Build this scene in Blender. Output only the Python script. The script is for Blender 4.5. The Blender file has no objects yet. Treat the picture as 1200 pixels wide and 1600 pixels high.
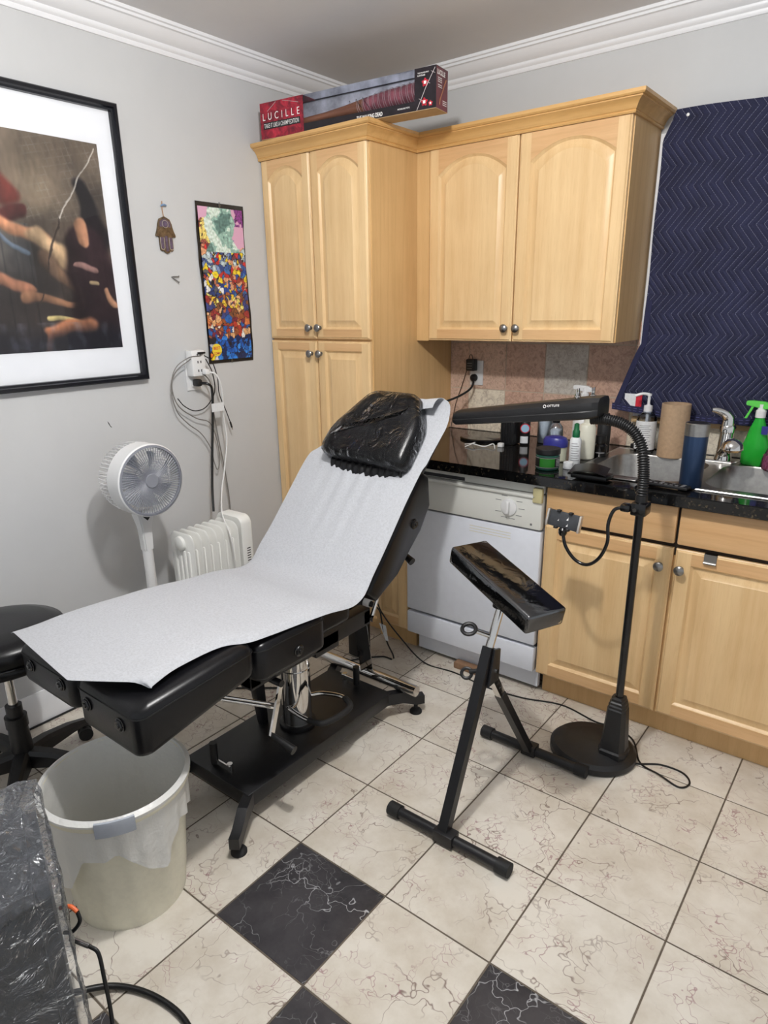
import bpy, bmesh, math, random
from mathutils import Vector, Matrix, Euler
random.seed(7)
sc = bpy.context.scene
COL = sc.collection
PI = math.pi

# ------------------------------------------------------------------ camera
cam_d = bpy.data.cameras.new('camera'); cam = bpy.data.objects.new('camera', cam_d); COL.objects.link(cam)
_R = Vector((0.78372703, 0.6208486, -0.01785939)); _U = Vector((-0.1817555, 0.25674449, 0.94923506)); _F = Vector((-0.59391656, 0.74069514, -0.31406025))
cam.matrix_world = Matrix(((_R.x, _U.x, -_F.x, 2.40532543), (_R.y, _U.y, -_F.y, -2.8823276), (_R.z, _U.z, -_F.z, 1.48969566), (0, 0, 0, 1)))
cam_d.sensor_fit = 'VERTICAL'; cam_d.sensor_height = 24.0
cam_d.lens = 1048.3255 / 1600 * 24.0
cam_d.shift_x = 14.73 / 1600; cam_d.shift_y = 28.2 / 1600
cam_d.clip_start = 0.02
sc.camera = cam

# ------------------------------------------------------------------ world, lights, exposure
w = bpy.data.worlds.new('world'); sc.world = w; w.use_nodes = True
w.node_tree.nodes['Background'].inputs[0].default_value = (0.92, 0.96, 1.0, 1)
w.node_tree.nodes['Background'].inputs[1].default_value = 0.53
sc.view_settings.view_transform = 'Standard'; sc.view_settings.look = 'None'
sc.view_settings.gamma = 1; sc.view_settings.use_curve_mapping = False
sc.view_settings.exposure = 0.32
ld = bpy.data.lights.new('ceiling_lamp_light', 'POINT'); ld.shadow_soft_size = 0.045; ld.energy = 60; ld.color = (1.0, 0.985, 0.96)
lo = bpy.data.objects.new('ceiling_lamp_light', ld); COL.objects.link(lo); lo.location = (1.62, -1.95, 2.34)

# ------------------------------------------------------------------ helpers
def lin(c):
    return tuple((x / 12.92 if x <= 0.04045 else ((x + 0.055) / 1.055) ** 2.4) for x in [v / 255 for v in c])

class NT:
    def __init__(s, name):
        s.m = bpy.data.materials.new(name); s.m.use_nodes = True; s.t = s.m.node_tree; s.n = s.t.nodes
        s.b = s.n['Principled BSDF']
    def node(s, typ, **k):
        n = s.n.new(typ)
        for a, v in k.items():
            if a.startswith('i_'):
                key = a[2:].replace('_', ' ')
                try: n.inputs[key].default_value = v
                except Exception: n.inputs[int(key)].default_value = v
            else: setattr(n, a, v)
        return n
    def link(s, a, b): s.t.links.new(a, b)
    def ramp(s, src, stops, interp='LINEAR'):
        r = s.node('ShaderNodeValToRGB'); r.color_ramp.interpolation = interp
        e = r.color_ramp.elements
        while len(e) < len(stops): e.new(0.5)
        for i, (p, c) in enumerate(stops):
            e[i].position = p; e[i].color = (*c, 1) if len(c) == 3 else c
        s.link(src, r.inputs[0]); return r.outputs[0]
    def mix(s, f, a, b, mode='MIX'):
        m = s.node('ShaderNodeMix', data_type='RGBA', blend_type=mode)
        for sock, v in ((m.inputs[0], f), (m.inputs[6], a), (m.inputs[7], b)):
            if hasattr(v, 'links') or hasattr(v, 'is_output'): s.link(v, sock)
            elif isinstance(v, (int, float)): sock.default_value = v
            else: sock.default_value = (*v, 1) if len(v) == 3 else v
        return m.outputs[2]
    def math(s, op, a, b=None, c=None):
        m = s.node('ShaderNodeMath', operation=op)
        for i, v in enumerate((a, b, c)):
            if v is None: continue
            if hasattr(v, 'is_output'): s.link(v, m.inputs[i])
            else: m.inputs[i].default_value = v
        return m.outputs[0]
    def coords(s, scale=(1, 1, 1), kind='Object', loc=(0, 0, 0)):
        tc = s.node('ShaderNodeTexCoord'); mp = s.node('ShaderNodeMapping')
        mp.inputs['Scale'].default_value = scale; mp.inputs['Location'].default_value = loc
        s.link(tc.outputs[kind], mp.inputs[0]); return mp.outputs[0]
    def noise(s, vec, scale, detail=4, rough=0.5, dist=0.0):
        n = s.node('ShaderNodeTexNoise'); n.inputs['Scale'].default_value = scale; n.inputs['Detail'].default_value = detail
        n.inputs['Roughness'].default_value = rough; n.inputs['Distortion'].default_value = dist
        s.link(vec, n.inputs['Vector']); return n.outputs[0], n.outputs[1]
    def bump(s, h, strength=0.3, dist=0.01):
        b = s.node('ShaderNodeBump'); b.inputs['Strength'].default_value = strength; b.inputs['Distance'].default_value = dist
        s.link(h, b.inputs['Height']); s.link(b.outputs[0], s.b.inputs['Normal'])
    def set(s, col=None, rough=None, metal=None, **k):
        if col is not None:
            if hasattr(col, 'is_output'): s.link(col, s.b.inputs['Base Color'])
            else: s.b.inputs['Base Color'].default_value = (*lin(col), 1)
        if rough is not None:
            if hasattr(rough, 'is_output'): s.link(rough, s.b.inputs['Roughness'])
            else: s.b.inputs['Roughness'].default_value = rough
        if metal is not None: s.b.inputs['Metallic'].default_value = metal
        for a, v in k.items(): s.b.inputs[a.replace('_', ' ')].default_value = v
        return s

def plain(name, col, rough=0.5, metal=0.0, var=0.0, vscale=20, bump=0.0, bscale=200, bdist=0.002, **k):
    t = NT(name); v = t.coords()
    if var:
        n, _ = t.noise(v, vscale, 5, 0.6)
        c1 = lin(tuple(max(0, x * (1 - var)) for x in col)); c2 = lin(tuple(min(255, x * (1 + var)) for x in col))
        t.set(t.ramp(n, [(0.3, c1), (0.7, c2)]), rough, metal, **k)
    else: t.set(col, rough, metal, **k)
    if bump:
        n, _ = t.noise(v, bscale, 4, 0.6); t.bump(n, bump, bdist)
    return t.m

def wood(name, base, dark, grain='z', rough=0.36, figure=0.28):
    t = NT(name)
    sc_ = {'z': (16, 16, 0.9), 'x': (0.9, 16, 16), 'y': (16, 0.9, 16)}[grain]
    v = t.coords(sc_); n1, _ = t.noise(v, 1.6, 5, 0.55, 0.35)
    v2 = t.coords(tuple(a * 9 for a in sc_)); n2, _ = t.noise(v2, 2.2, 3, 0.6)
    v3 = t.coords((3, 3, 3)); n3, _ = t.noise(v3, 1.5, 2, 0.5)
    wv = t.node('ShaderNodeTexWave', wave_type='RINGS'); wv.inputs['Scale'].default_value = 0.45; wv.inputs['Distortion'].default_value = 3.0
    wv.inputs['Detail'].default_value = 2; wv.inputs['Detail Scale'].default_value = 1.2
    t.link(v, wv.inputs['Vector'])
    c = t.ramp(n1, [(0.28, lin(dark)), (0.62, lin(base))])
    ring = t.ramp(wv.outputs['Fac'], [(0.0, (0.80, 0.75, 0.68)), (0.12, (1, 1, 1))])
    c = t.mix(figure, c, ring, 'MULTIPLY')
    fine = t.ramp(n2, [(0.25, (0.86, 0.82, 0.76)), (0.5, (1, 1, 1))])
    c = t.mix(0.5, c, fine, 'MULTIPLY')
    tone = t.ramp(n3, [(0.3, (0.93, 0.90, 0.86)), (0.7, (1.04, 1.03, 1.02))])
    c = t.mix(0.8, c, tone, 'MULTIPLY')
    t.set(c, rough); t.bump(n2, 0.05, 0.001)
    return t.m

M = {}
M['wall'] = plain('wall_paint', (200, 201, 202), 0.6, var=0.012, vscale=3, bump=0.12, bscale=60, bdist=0.002)
M['ceil'] = plain('ceiling_paint', (226, 226, 228), 0.85, var=0.015, vscale=2, bump=0.15, bscale=80, bdist=0.002)
M['trim'] = plain('white_trim_paint', (236, 237, 240), 0.35, var=0.01, vscale=5)
M['wood_v'] = wood('maple_vertical_grain', (231, 200, 152), (220, 184, 134), 'z')
M['wood_h'] = wood('maple_horizontal_grain', (220, 180, 132), (206, 162, 114), 'x')
M['wood_side'] = wood('maple_side_panel', (216, 180, 128), (206, 168, 116), 'z', 0.42, 0.25)
M['wood_crown'] = wood('maple_crown_moulding', (216, 174, 114), (202, 158, 98), 'x', 0.33, 0.3)
M['gap'] = plain('dark_cabinet_gap', (38, 26, 16), 0.8)
M['nickel'] = plain('brushed_nickel', (150, 148, 146), 0.28, 1.0)
M['chrome'] = plain('polished_chrome', (215, 213, 210), 0.06, 1.0)
M['steel'] = plain('brushed_steel', (165, 163, 160), 0.3, 1.0, var=0.05, vscale=60)
M['leather'] = plain('black_vinyl', (13, 13, 16), 0.30, var=0.2, vscale=8, bump=0.12, bscale=220, bdist=0.0015, Specular_IOR_Level=0.35)
M['seam'] = plain('black_piping', (8, 8, 9), 0.5)
M['blackmetal'] = plain('black_powder_coat', (16, 16, 19), 0.42, var=0.3, vscale=30, bump=0.05, bscale=300)
M['blackplastic'] = plain('black_plastic', (19, 19, 21), 0.45, var=0.2, vscale=40, bump=0.08, bscale=400)
M['blackgloss'] = plain('glossy_black_plastic', (14, 14, 16), 0.15)
M['rubber'] = plain('black_rubber', (20, 20, 21), 0.7)
M['cable'] = plain('black_cable', (14, 14, 15), 0.45)
M['whitecable'] = plain('white_cable', (225, 225, 224), 0.4)
M['greycable'] = plain('grey_cable', (120, 116, 112), 0.5)
M['white'] = plain('white_plastic', (226, 226, 226), 0.32, var=0.01, vscale=10)
M['heater'] = plain('heater_white_enamel', (240, 240, 236), 0.3)
M['greyplastic'] = plain('grey_fan_plastic', (128, 130, 138), 0.4)
M['dw'] = plain('dishwasher_white_enamel', (222, 225, 233), 0.14, var=0.01, vscale=30)
M['dwpanel'] = plain('dishwasher_panel_plastic', (222, 222, 216), 0.3)
M['yellowed'] = plain('yellowed_plastic', (206, 196, 150), 0.4)
M['dwgap'] = plain('dishwasher_dark_slot', (50, 52, 56), 0.6)
M['print'] = plain('grey_print', (110, 110, 112), 0.5)
M['blackprint'] = plain('black_print', (25, 25, 27), 0.5)
M['whiteprint'] = plain('white_print', (236, 234, 232), 0.5)
M['redprint'] = plain('red_print', (178, 30, 48), 0.5, var=0.3, vscale=25)
M['frame'] = plain('black_picture_frame', (20, 21, 27), 0.2)
M['mat'] = plain('white_picture_mount', (232, 233, 236), 0.35, var=0.01, vscale=4)
M['tape'] = plain('grey_duct_tape', (166, 172, 182), 0.4, 0.15, var=0.03, vscale=50)
M['orange'] = plain('orange_plastic', (226, 110, 60), 0.45)
M['navyband'] = plain('navy_binding', (30, 32, 66), 0.85, var=0.1, vscale=90)
M['greenfabric'] = plain('green_fabric', (22, 62, 58), 0.9, var=0.15, vscale=30)
M['lightwood'] = wood('pale_sill_wood', (214, 184, 142), (200, 168, 126), 'x')
M['mugblue'] = plain('metallic_blue_paint', (50, 70, 102), 0.3, 0.6)
M['kraft'] = plain('kraft_cardboard', (172, 146, 118), 0.85, var=0.05, vscale=80, bump=0.1, bscale=150)
M['carton'] = plain('brown_carton', (184, 156, 118), 0.8, var=0.03, vscale=20)
M['greenbottle'] = plain('bright_green_plastic', (40, 176, 56), 0.22, Transmission_Weight=0.15, IOR=1.4)
M['greentrigger'] = plain('green_trigger_plastic', (92, 204, 78), 0.35)
M['darkgreen'] = plain('dark_green_plastic', (18, 96, 56), 0.35)
M['jarlabel'] = plain('green_label', (52, 150, 44), 0.4)
M['teal'] = plain('teal_jar_plastic', (66, 118, 104), 0.25, Transmission_Weight=0.3)
M['bluelid'] = plain('blue_lid_plastic', (44, 46, 128), 0.35)
M['cream'] = plain('cream_jelly_plastic', (206, 208, 186), 0.3)
M['creambottle'] = plain('cream_bottle_plastic', (214, 212, 196), 0.35)
M['whitelabel'] = plain('white_label', (222, 224, 226), 0.45, var=0.03, vscale=120)
M['pink'] = plain('pink_bristles', (196, 96, 140), 0.6, var=0.25, vscale=120)
M['bronze'] = plain('aged_brass', (120, 104, 84), 0.38, 0.8, var=0.25, vscale=80)
M['purple'] = plain('mauve_enamel', (92, 78, 98), 0.3, var=0.2, vscale=120)
M['silverline'] = plain('silver_wire', (214, 208, 200), 0.3, 0.7)
M['twine'] = plain('tan_twine', (176, 140, 110), 0.8)
M['bluebead'] = plain('blue_bead', (120, 150, 186), 0.3)
M['papertowel'] = plain('white_paper_towel', (226, 225, 220), 0.9, bump=0.4, bscale=90)
M['batwood'] = wood('bat_brown_wood', (150, 100, 74), (110, 70, 54), 'x', 0.4)
M['batwrap'] = plain('maroon_bat_wood', (128, 72, 80), 0.4, var=0.25, vscale=30)
M['wire'] = plain('barbed_wire', (206, 196, 196), 0.35, 0.4)
M['cartonwhite'] = plain('mottled_grey_card', (176, 178, 186), 0.6, var=0.22, vscale=14)
M['phonescreen'] = plain('dark_grey_pad', (58, 60, 64), 0.35, var=0.1, vscale=60)
M['floorgrout'] = plain('dark_grout', (92, 82, 70), 0.8, var=0.15, vscale=30)
M['brownwood'] = plain('brown_block', (140, 108, 82), 0.6, var=0.1, vscale=30)

def glass(name, col=(255, 255, 255), alpha=0.2, rough=0.05, bump=0.0, bscale=20, bdist=0.01, milk=0.0):
    t = NT(name); out = t.n['Material Output']
    tr = t.node('ShaderNodeBsdfTransparent'); tr.inputs[0].default_value = (*lin(col), 1)
    gl = t.node('ShaderNodeBsdfGlossy'); gl.inputs['Roughness'].default_value = rough; gl.inputs[0].default_value = (0.95, 0.97, 1, 1)
    mx = t.node('ShaderNodeMixShader')
    lw = t.node('ShaderNodeLayerWeight'); lw.inputs['Blend'].default_value = 0.25
    f = t.math('ADD', lw.outputs['Fresnel'], alpha)
    t.link(f, mx.inputs[0]); t.link(tr.outputs[0], mx.inputs[1]); t.link(gl.outputs[0], mx.inputs[2]); t.link(mx.outputs[0], out.inputs[0])
    if milk:
        df = t.node('ShaderNodeBsdfDiffuse'); df.inputs[0].default_value = (0.62, 0.66, 0.74, 1); m2 = t.node('ShaderNodeMixShader'); m2.inputs[0].default_value = milk
        t.link(mx.outputs[0], m2.inputs[1]); t.link(df.outputs[0], m2.inputs[2]); t.link(m2.outputs[0], out.inputs[0])
    if bump:
        v = t.coords(); n, _ = t.noise(v, bscale, 4, 0.55, 1.5)
        b = t.node('ShaderNodeBump'); b.inputs['Strength'].default_value = bump; b.inputs['Distance'].default_value = bdist
        t.link(n, b.inputs['Height']); t.link(b.outputs[0], gl.inputs['Normal']); t.link(b.outputs[0], lw.inputs['Normal'])
    return t.m
M['blade'] = glass('fan_blade_plastic', (236, 238, 242), 0.04, 0.25, milk=0.12)
M['glass'] = glass('picture_glass', alpha=0.0, rough=0.02)
M['film'] = glass('clear_plastic_wrap', alpha=-0.015, rough=0.07, bump=1.0, bscale=15, bdist=0.022)
M['filmbig'] = glass('crumpled_plastic_film', alpha=0.03, rough=0.09, bump=0.9, bscale=16, bdist=0.04, milk=0.07)
M['clear'] = glass('clear_bottle_plastic', (226, 232, 238), alpha=0.06, rough=0.05)
M['boxwindow'] = glass('clear_box_window', (244, 245, 250), alpha=-0.01, rough=0.08, bump=0.2, bscale=9, bdist=0.01)

# thin paper and bag plastic: translucent sheets
def sheet(name, col, rough=0.7, trans=0.25, bump=0.3, bscale=300, bdist=0.001, mott=0.03):
    t = NT(name); v = t.coords(); n, _ = t.noise(v, bscale, 3, 0.7)
    c = t.ramp(n, [(0.35, lin(tuple(x * (1 - mott) for x in col))), (0.6, lin(col))])
    t.set(c, rough); t.bump(n, bump, bdist)
    tl = t.node('ShaderNodeBsdfTranslucent'); tl.inputs[0].default_value = (*lin(col), 1)
    mx = t.node('ShaderNodeMixShader'); mx.inputs[0].default_value = trans
    t.link(t.b.outputs[0], mx.inputs[1]); t.link(tl.outputs[0], mx.inputs[2]); t.link(mx.outputs[0], t.n['Material Output'].inputs[0])
    return t.m
M['paper'] = sheet('white_exam_paper', (198, 200, 205), 0.75, 0.12, 0.35, 170, 0.002, 0.07)
M['binplastic'] = sheet('cream_bin_plastic', (250, 246, 228), 0.38, 0.25, 0.05, 60, 0.001, 0.03)
M['bag'] = sheet('white_bin_liner', (248, 248, 247), 0.28, 0.35, 0.5, 26, 0.012, 0.0)

# marble floor tiles
def marble(name, c1, c2, vein, vein2, scale=7.0, width=0.02, rough=0.22, vamt=0.85):
    t = NT(name)
    at = t.node('ShaderNodeAttribute', attribute_name='rnd'); at.attribute_type = 'GEOMETRY'
    tc = t.node('ShaderNodeTexCoord'); vm = t.node('ShaderNodeVectorMath', operation='MULTIPLY_ADD')
    cmb = t.node('ShaderNodeCombineXYZ')
    for i in range(3): t.link(at.outputs['Fac'], cmb.inputs[i])
    t.link(cmb.outputs[0], vm.inputs[0]); vm.inputs[1].default_value = (37, 53, 71); t.link(tc.outputs['Object'], vm.inputs[2])
    v = vm.outputs[0]
    _, nc = t.noise(v, 4.2, 4, 0.60)
    vd = t.node('ShaderNodeVectorMath', operation='MULTIPLY_ADD'); t.link(nc, vd.inputs[0]); vd.inputs[1].default_value = (0.40, 0.40, 0.40); t.link(v, vd.inputs[2])
    def veins(sc_, wd):
        vo = t.node('ShaderNodeTexVoronoi', feature='DISTANCE_TO_EDGE'); vo.inputs['Scale'].default_value = sc_
        t.link(vd.outputs[0], vo.inputs['Vector']); return t.ramp(vo.outputs['Distance'], [(0.0, (1, 1, 1)), (wd, (0, 0, 0))])
    n, _ = t.noise(v, 5, 6, 0.65); m1, _ = t.noise(v, 6, 2, 0.5); m2, _ = t.noise(v, 9, 2, 0.5)
    base = t.ramp(n, [(0.30, lin(c2)), (0.62, lin(c1))])
    k1 = t.math('MULTIPLY', veins(scale, width), t.ramp(m1, [(0.42, (0, 0, 0)), (0.62, (1, 1, 1))]))
    k2 = t.math('MULTIPLY', veins(scale * 2.6, width * 1.6), t.ramp(m2, [(0.46, (0, 0, 0)), (0.60, (1, 1, 1))]))
    c = t.mix(t.math('MULTIPLY', k1, vamt), base, lin(vein)); c = t.mix(t.math('MULTIPLY', k2, vamt * 0.8), c, lin(vein2))
    t.set(c, rough)
    return t.m
M['tile'] = marble('cream_marble_tile', (222, 216, 205), (196, 186, 170), (124, 104, 96), (146, 100, 108), 7, 0.018, 0.24, 0.95)
M['darktile'] = marble('dark_marble_tile', (70, 68, 70), (40, 39, 42), (196, 196, 198), (130, 128, 130), 8, 0.014, 0.2, 0.85)

def granite():
    t = NT('black_granite'); v = t.coords()
    vo = t.node('ShaderNodeTexVoronoi'); vo.inputs['Scale'].default_value = 160; t.link(v, vo.inputs['Vector'])
    n, _ = t.noise(v, 22, 5, 0.7, 1.0)
    sp = t.ramp(vo.outputs['Color'], [(0.0, lin((14, 14, 15))), (0.72, lin((20, 19, 19))), (0.80, lin((96, 84, 64))), (1.0, lin((40, 46, 52)))])
    c = t.mix(t.ramp(n, [(0.45, (0, 0, 0)), (0.65, (1, 1, 1))]), lin((17, 17, 18)), sp)
    t.set(c, 0.07); return t.m
M['granite'] = granite()

def wall_tile():
    t = NT('pink_beige_wall_tile'); v = t.coords()
    at = t.node('ShaderNodeAttribute', attribute_name='rnd')
    base = t.ramp(at.outputs['Fac'], [(0.0, lin((196, 164, 146))), (0.25, lin((206, 178, 160))), (0.52, lin((196, 192, 184))), (0.8, lin((226, 218, 200)))], 'CONSTANT')
    n, _ = t.noise(v, 42, 7, 0.75, 1.2)
    c = t.mix(1.0, base, t.ramp(n, [(0.36, (0.66, 0.60, 0.57)), (0.56, (1.08, 1.06, 1.05))]), 'MULTIPLY')
    t.set(c, 0.35); t.bump(n, 0.06, 0.002); return t.m
M['walltile'] = wall_tile()
M['wallgrout'] = plain('pale_grout', (196, 182, 164), 0.8)

def quilt():
    t = NT('navy_quilted_blanket'); tc = t.node('ShaderNodeTexCoord'); sp = t.node('ShaderNodeSeparateXYZ'); t.link(tc.outputs['Object'], sp.inputs[0])
    X, Z = sp.outputs[0], sp.outputs[2]
    zz = t.math('MULTIPLY', t.math('PINGPONG', Z, 0.0735), 0.78)
    ph = t.math('ADD', X, zz)
    md = t.math('PINGPONG', ph, 0.0125)
    line = t.math('LESS_THAN', md, 0.0009)
    brk = t.math('GREATER_THAN', t.math('FRACT', t.math('MULTIPLY', Z, 150)), 0.22)
    line = t.math('MULTIPLY', line, brk)
    v = tc.outputs['Object']; n, _ = t.noise(v, 9, 4, 0.6); n2, _ = t.noise(v, 160, 3, 0.6)
    base = t.ramp(n, [(0.3, lin((26, 28, 54))), (0.7, lin((39, 42, 74)))])
    base = t.mix(0.5, base, t.ramp(n2, [(0.3, (0.55, 0.55, 0.6)), (0.7, (1.15, 1.15, 1.2))]), 'MULTIPLY')
    t.set(t.mix(line, base, lin((150, 152, 178))), 0.85)
    h = t.math('POWER', t.math('DIVIDE', md, 0.0125), 0.45)
    h = t.math('ADD', h, t.math('MULTIPLY', n2, 0.25))
    t.bump(h, 0.9, 0.007); return t.m
M['quilt'] = quilt()

def painted():
    t = NT('printed_artwork'); at = t.node('ShaderNodeAttribute', attribute_name='Col'); t.set(at.outputs['Color'], 0.45); return t.m
M['art'] = painted()

def redprint():
    t = NT('dark_red_box_print'); v = t.coords(); n, _ = t.noise(v, 26, 5, 0.7, 0.8)
    t.set(t.ramp(n, [(0.3, lin((40, 12, 26))), (0.5, lin((140, 22, 44))), (0.7, lin((196, 40, 62)))]), 0.4); return t.m
M['boxred'] = redprint()

# ---------- mesh builder
class MB:
    def __init__(s): s.bm = bmesh.new(); s.mi = 0
    def _tag(s, faces, mi):
        for f in faces: f.material_index = s.mi if mi is None else mi
    def quad(s, pts, mi=None):
        vs = [s.bm.verts.new(p) for p in pts]; f = s.bm.faces.new(vs); s._tag([f], mi); return f
    def box(s, x0, x1, y0, y1, z0, z1, mi=None, bev=0.0, seg=2, mat=None):
        vs = [s.bm.verts.new((x, y, z)) for x in (x0, x1) for y in (y0, y1) for z in (z0, z1)]
        idx = [(0, 1, 3, 2), (4, 6, 7, 5), (0, 4, 5, 1), (2, 3, 7, 6), (0, 2, 6, 4), (1, 5, 7, 3)]
        fs = [s.bm.faces.new([vs[i] for i in q]) for q in idx]; s._tag(fs, mi)
        if bev:
            es = list({e for f in fs for e in f.edges})
            r = bmesh.ops.bevel(s.bm, geom=es, offset=bev, segments=seg, profile=0.5, affect='EDGES')
            s._tag(r['faces'], mi); vs = list({v for f in r['faces'] for v in f.verts} | {v for v in vs if v.is_valid})
        if mat is not None: bmesh.ops.transform(s.bm, matrix=mat, verts=[v for v in vs if v.is_valid])
        return vs
    def rings(s, rings, mi=None, closed=True, cap0=True, cap1=True):
        vr = [[s.bm.verts.new(p) for p in r] for r in rings]; n = len(rings[0]); fs = []
        for a, b in zip(vr, vr[1:]):
            for i in range(n if closed else n - 1):
                j = (i + 1) % n
                try: fs.append(s.bm.faces.new((a[i], a[j], b[j], b[i])))
                except Exception: pass
        if cap0 and closed: fs.append(s.bm.faces.new(list(reversed(vr[0]))))
        if cap1 and closed: fs.append(s.bm.faces.new(vr[-1]))
        s._tag(fs, mi); return vr
    def lathe(s, prof, c=(0, 0, 0), axis=(0, 0, 1), seg=28, mi=None, cap=True, sx=1.0, sy=1.0):
        ax = Vector(axis).normalized(); q = Vector((0, 0, 1)).rotation_difference(ax); c = Vector(c)
        rs = []
        for r, h in prof:
            r = max(r, 1e-5)
            rs.append([c + q @ Vector((r * sx * math.cos(2 * PI * i / seg), r * sy * math.sin(2 * PI * i / seg), h)) for i in range(seg)])
        return s.rings(rs, mi, True, cap, cap)
    def cyl(s, p0, p1, r0, r1=None, seg=20, mi=None):
        p0 = Vector(p0); p1 = Vector(p1); r1 = r0 if r1 is None else r1
        L = (p1 - p0).length
        return s.lathe([(r0, 0), (r1, L)], p0, p1 - p0, seg, mi)
    def tube(s, path, r, seg=10, mi=None, rf=None):
        path = [Vector(p) for p in path]; n = len(path); rs = []; up = None
        for i in range(n):
            t = (path[min(i + 1, n - 1)] - path[max(i - 1, 0)]).normalized()
            if up is None:
                up = Vector((0, 0, 1)) if abs(t.z) < 0.9 else Vector((1, 0, 0))
            a = t.cross(up).normalized(); b = a.cross(t).normalized(); up = b
            rr = rf(i, n) if rf else r
            rs.append([path[i] + (a * math.cos(2 * PI * k / seg) + b * math.sin(2 * PI * k / seg)) * rr for k in range(seg)])
        return s.rings(rs, mi)
    def torus(s, c, axis, R, r, seg=32, rs=8, mi=None):
        ax = Vector(axis).normalized(); q = Vector((0, 0, 1)).rotation_difference(ax); c = Vector(c); vr = []
        for i in range(seg):
            a = 2 * PI * i / seg; d = Vector((math.cos(a), math.sin(a), 0))
            vr.append([s.bm.verts.new(c + q @ (d * (R + r * math.cos(2 * PI * k / rs)) + Vector((0, 0, r * math.sin(2 * PI * k / rs))))) for k in range(rs)])
        fs = []
        for i in range(seg):
            A, B = vr[i], vr[(i + 1) % seg]
            for k in range(rs): fs.append(s.bm.faces.new((A[k], A[(k + 1) % rs], B[(k + 1) % rs], B[k])))
        s._tag(fs, mi)
    def prism(s, poly, fn, a, b, mi=None, bev=0.0, seg=2):
        """poly: 2D points, fn(p2d, t) -> 3D, extruded from t=a to t=b"""
        A = [s.bm.verts.new(fn(p, a)) for p in poly]; B = [s.bm.verts.new(fn(p, b)) for p in poly]; n = len(poly)
        fs = [s.bm.faces.new(A), s.bm.faces.new(list(reversed(B)))]
        for i in range(n): fs.append(s.bm.faces.new((A[(i + 1) % n], A[i], B[i], B[(i + 1) % n])))
        s._tag(fs, mi)
        if bev:
            es = list({e for f in fs[:2] for e in f.edges})
            if bev < 0: es = list({e for f in fs for e in f.edges}); bev = -bev
            r = bmesh.ops.bevel(s.bm, geom=es, offset=bev, segments=seg, profile=0.5, affect='EDGES'); s._tag(r['faces'], mi)
    def grid(s, pts, mi=None, thick=0.0):
        vr = [[s.bm.verts.new(p) for p in row] for row in pts]; fs = []
        for a, b in zip(vr, vr[1:]):
            for i in range(len(a) - 1): fs.append(s.bm.faces.new((a[i], a[i + 1], b[i + 1], b[i])))
        s._tag(fs, mi)
        if thick:
            bmesh.ops.recalc_face_normals(s.bm, faces=fs)
            bmesh.ops.solidify(s.bm, geom=fs, thickness=thick)
        return vr
    def build(s, name, mats, parent=None, angle=35, smooth=True, recalc=True):
        bm = s.bm
        if recalc: bmesh.ops.recalc_face_normals(bm, faces=bm.faces)
        me = bpy.data.meshes.new(name)
        off = Vector((0, 0, 0)); p = parent
        while p is not None: off = off + p.location; p = p.parent
        if off.length: bmesh.ops.translate(bm, verts=bm.verts, vec=-off)
        bm.to_mesh(me); bm.free()
        if not isinstance(mats, (list, tuple)): mats = [mats]
        for m in mats: me.materials.append(M[m] if isinstance(m, str) else m)
        if smooth:
            me.polygons.foreach_set('use_smooth', [True] * len(me.polygons)); me.set_sharp_from_angle(angle=math.radians(angle))
        o = bpy.data.objects.new(name, me); COL.objects.link(o)
        if parent: o.parent = parent
        return o

def tag(o, label=None, cat=None, group=None, kind=None):
    if label: o['label'] = label
    if cat: o['category'] = cat
    if group: o['group'] = group
    if kind: o['kind'] = kind
    return o
def thing(name, label, cat, loc=(0, 0, 0), group=None):
    o = bpy.data.objects.new(name, None); COL.objects.link(o); o.location = loc; o.empty_display_size = 0.05
    return tag(o, label, cat, group)
def struct(mb, name, mats, **k): return tag(mb.build(name, mats, **k), kind='structure')
def solo(mb, name, mats, label, cat, origin=(0, 0, 0), group=None, **k):
    """a thing that is one mesh, its origin at its base"""
    bmesh.ops.translate(mb.bm, verts=mb.bm.verts, vec=-Vector(origin))
    o = mb.build(name, mats, **k); o.location = origin; return tag(o, label, cat, group)
def cr(pts, n=8):
    """catmull-rom through points"""
    P = [Vector(p) for p in pts]; P = [P[0] * 2 - P[1]] + P + [P[-1] * 2 - P[-2]]; out = []
    for i in range(1, len(P) - 2):
        for k in range(n):
            t = k / n; a, b, c, d = P[i - 1], P[i], P[i + 1], P[i + 2]
            out.append(0.5 * ((2 * b) + (c - a) * t + (2 * a - 5 * b + 4 * c - d) * t * t + (3 * b - a - 3 * c + d) * t ** 3))
    out.append(P[-2]); return out
def sweep(mb, prof, path, mi=None, up=(0, 0, 1)):
    """prof (d,z): d out to the right of the travelled path; mitred"""
    path = [Vector((p[0], p[1], 0)) for p in path]; n = len(path); rs = []
    for i in range(n):
        d0 = (path[i] - path[i - 1]).normalized() if i > 0 else None; d1 = (path[i + 1] - path[i]).normalized() if i < n - 1 else None
        r0 = Vector((d0.y, -d0.x, 0)) if d0 else None; r1 = Vector((d1.y, -d1.x, 0)) if d1 else None
        if r0 is None: m = r1
        elif r1 is None: m = r0
        else: m = (r0 + r1); m = m / max(m.dot(r0), 1e-3)
        rs.append([path[i] + m * d + Vector((0, 0, z)) for d, z in prof])
    mb.rings(rs, mi)
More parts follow.
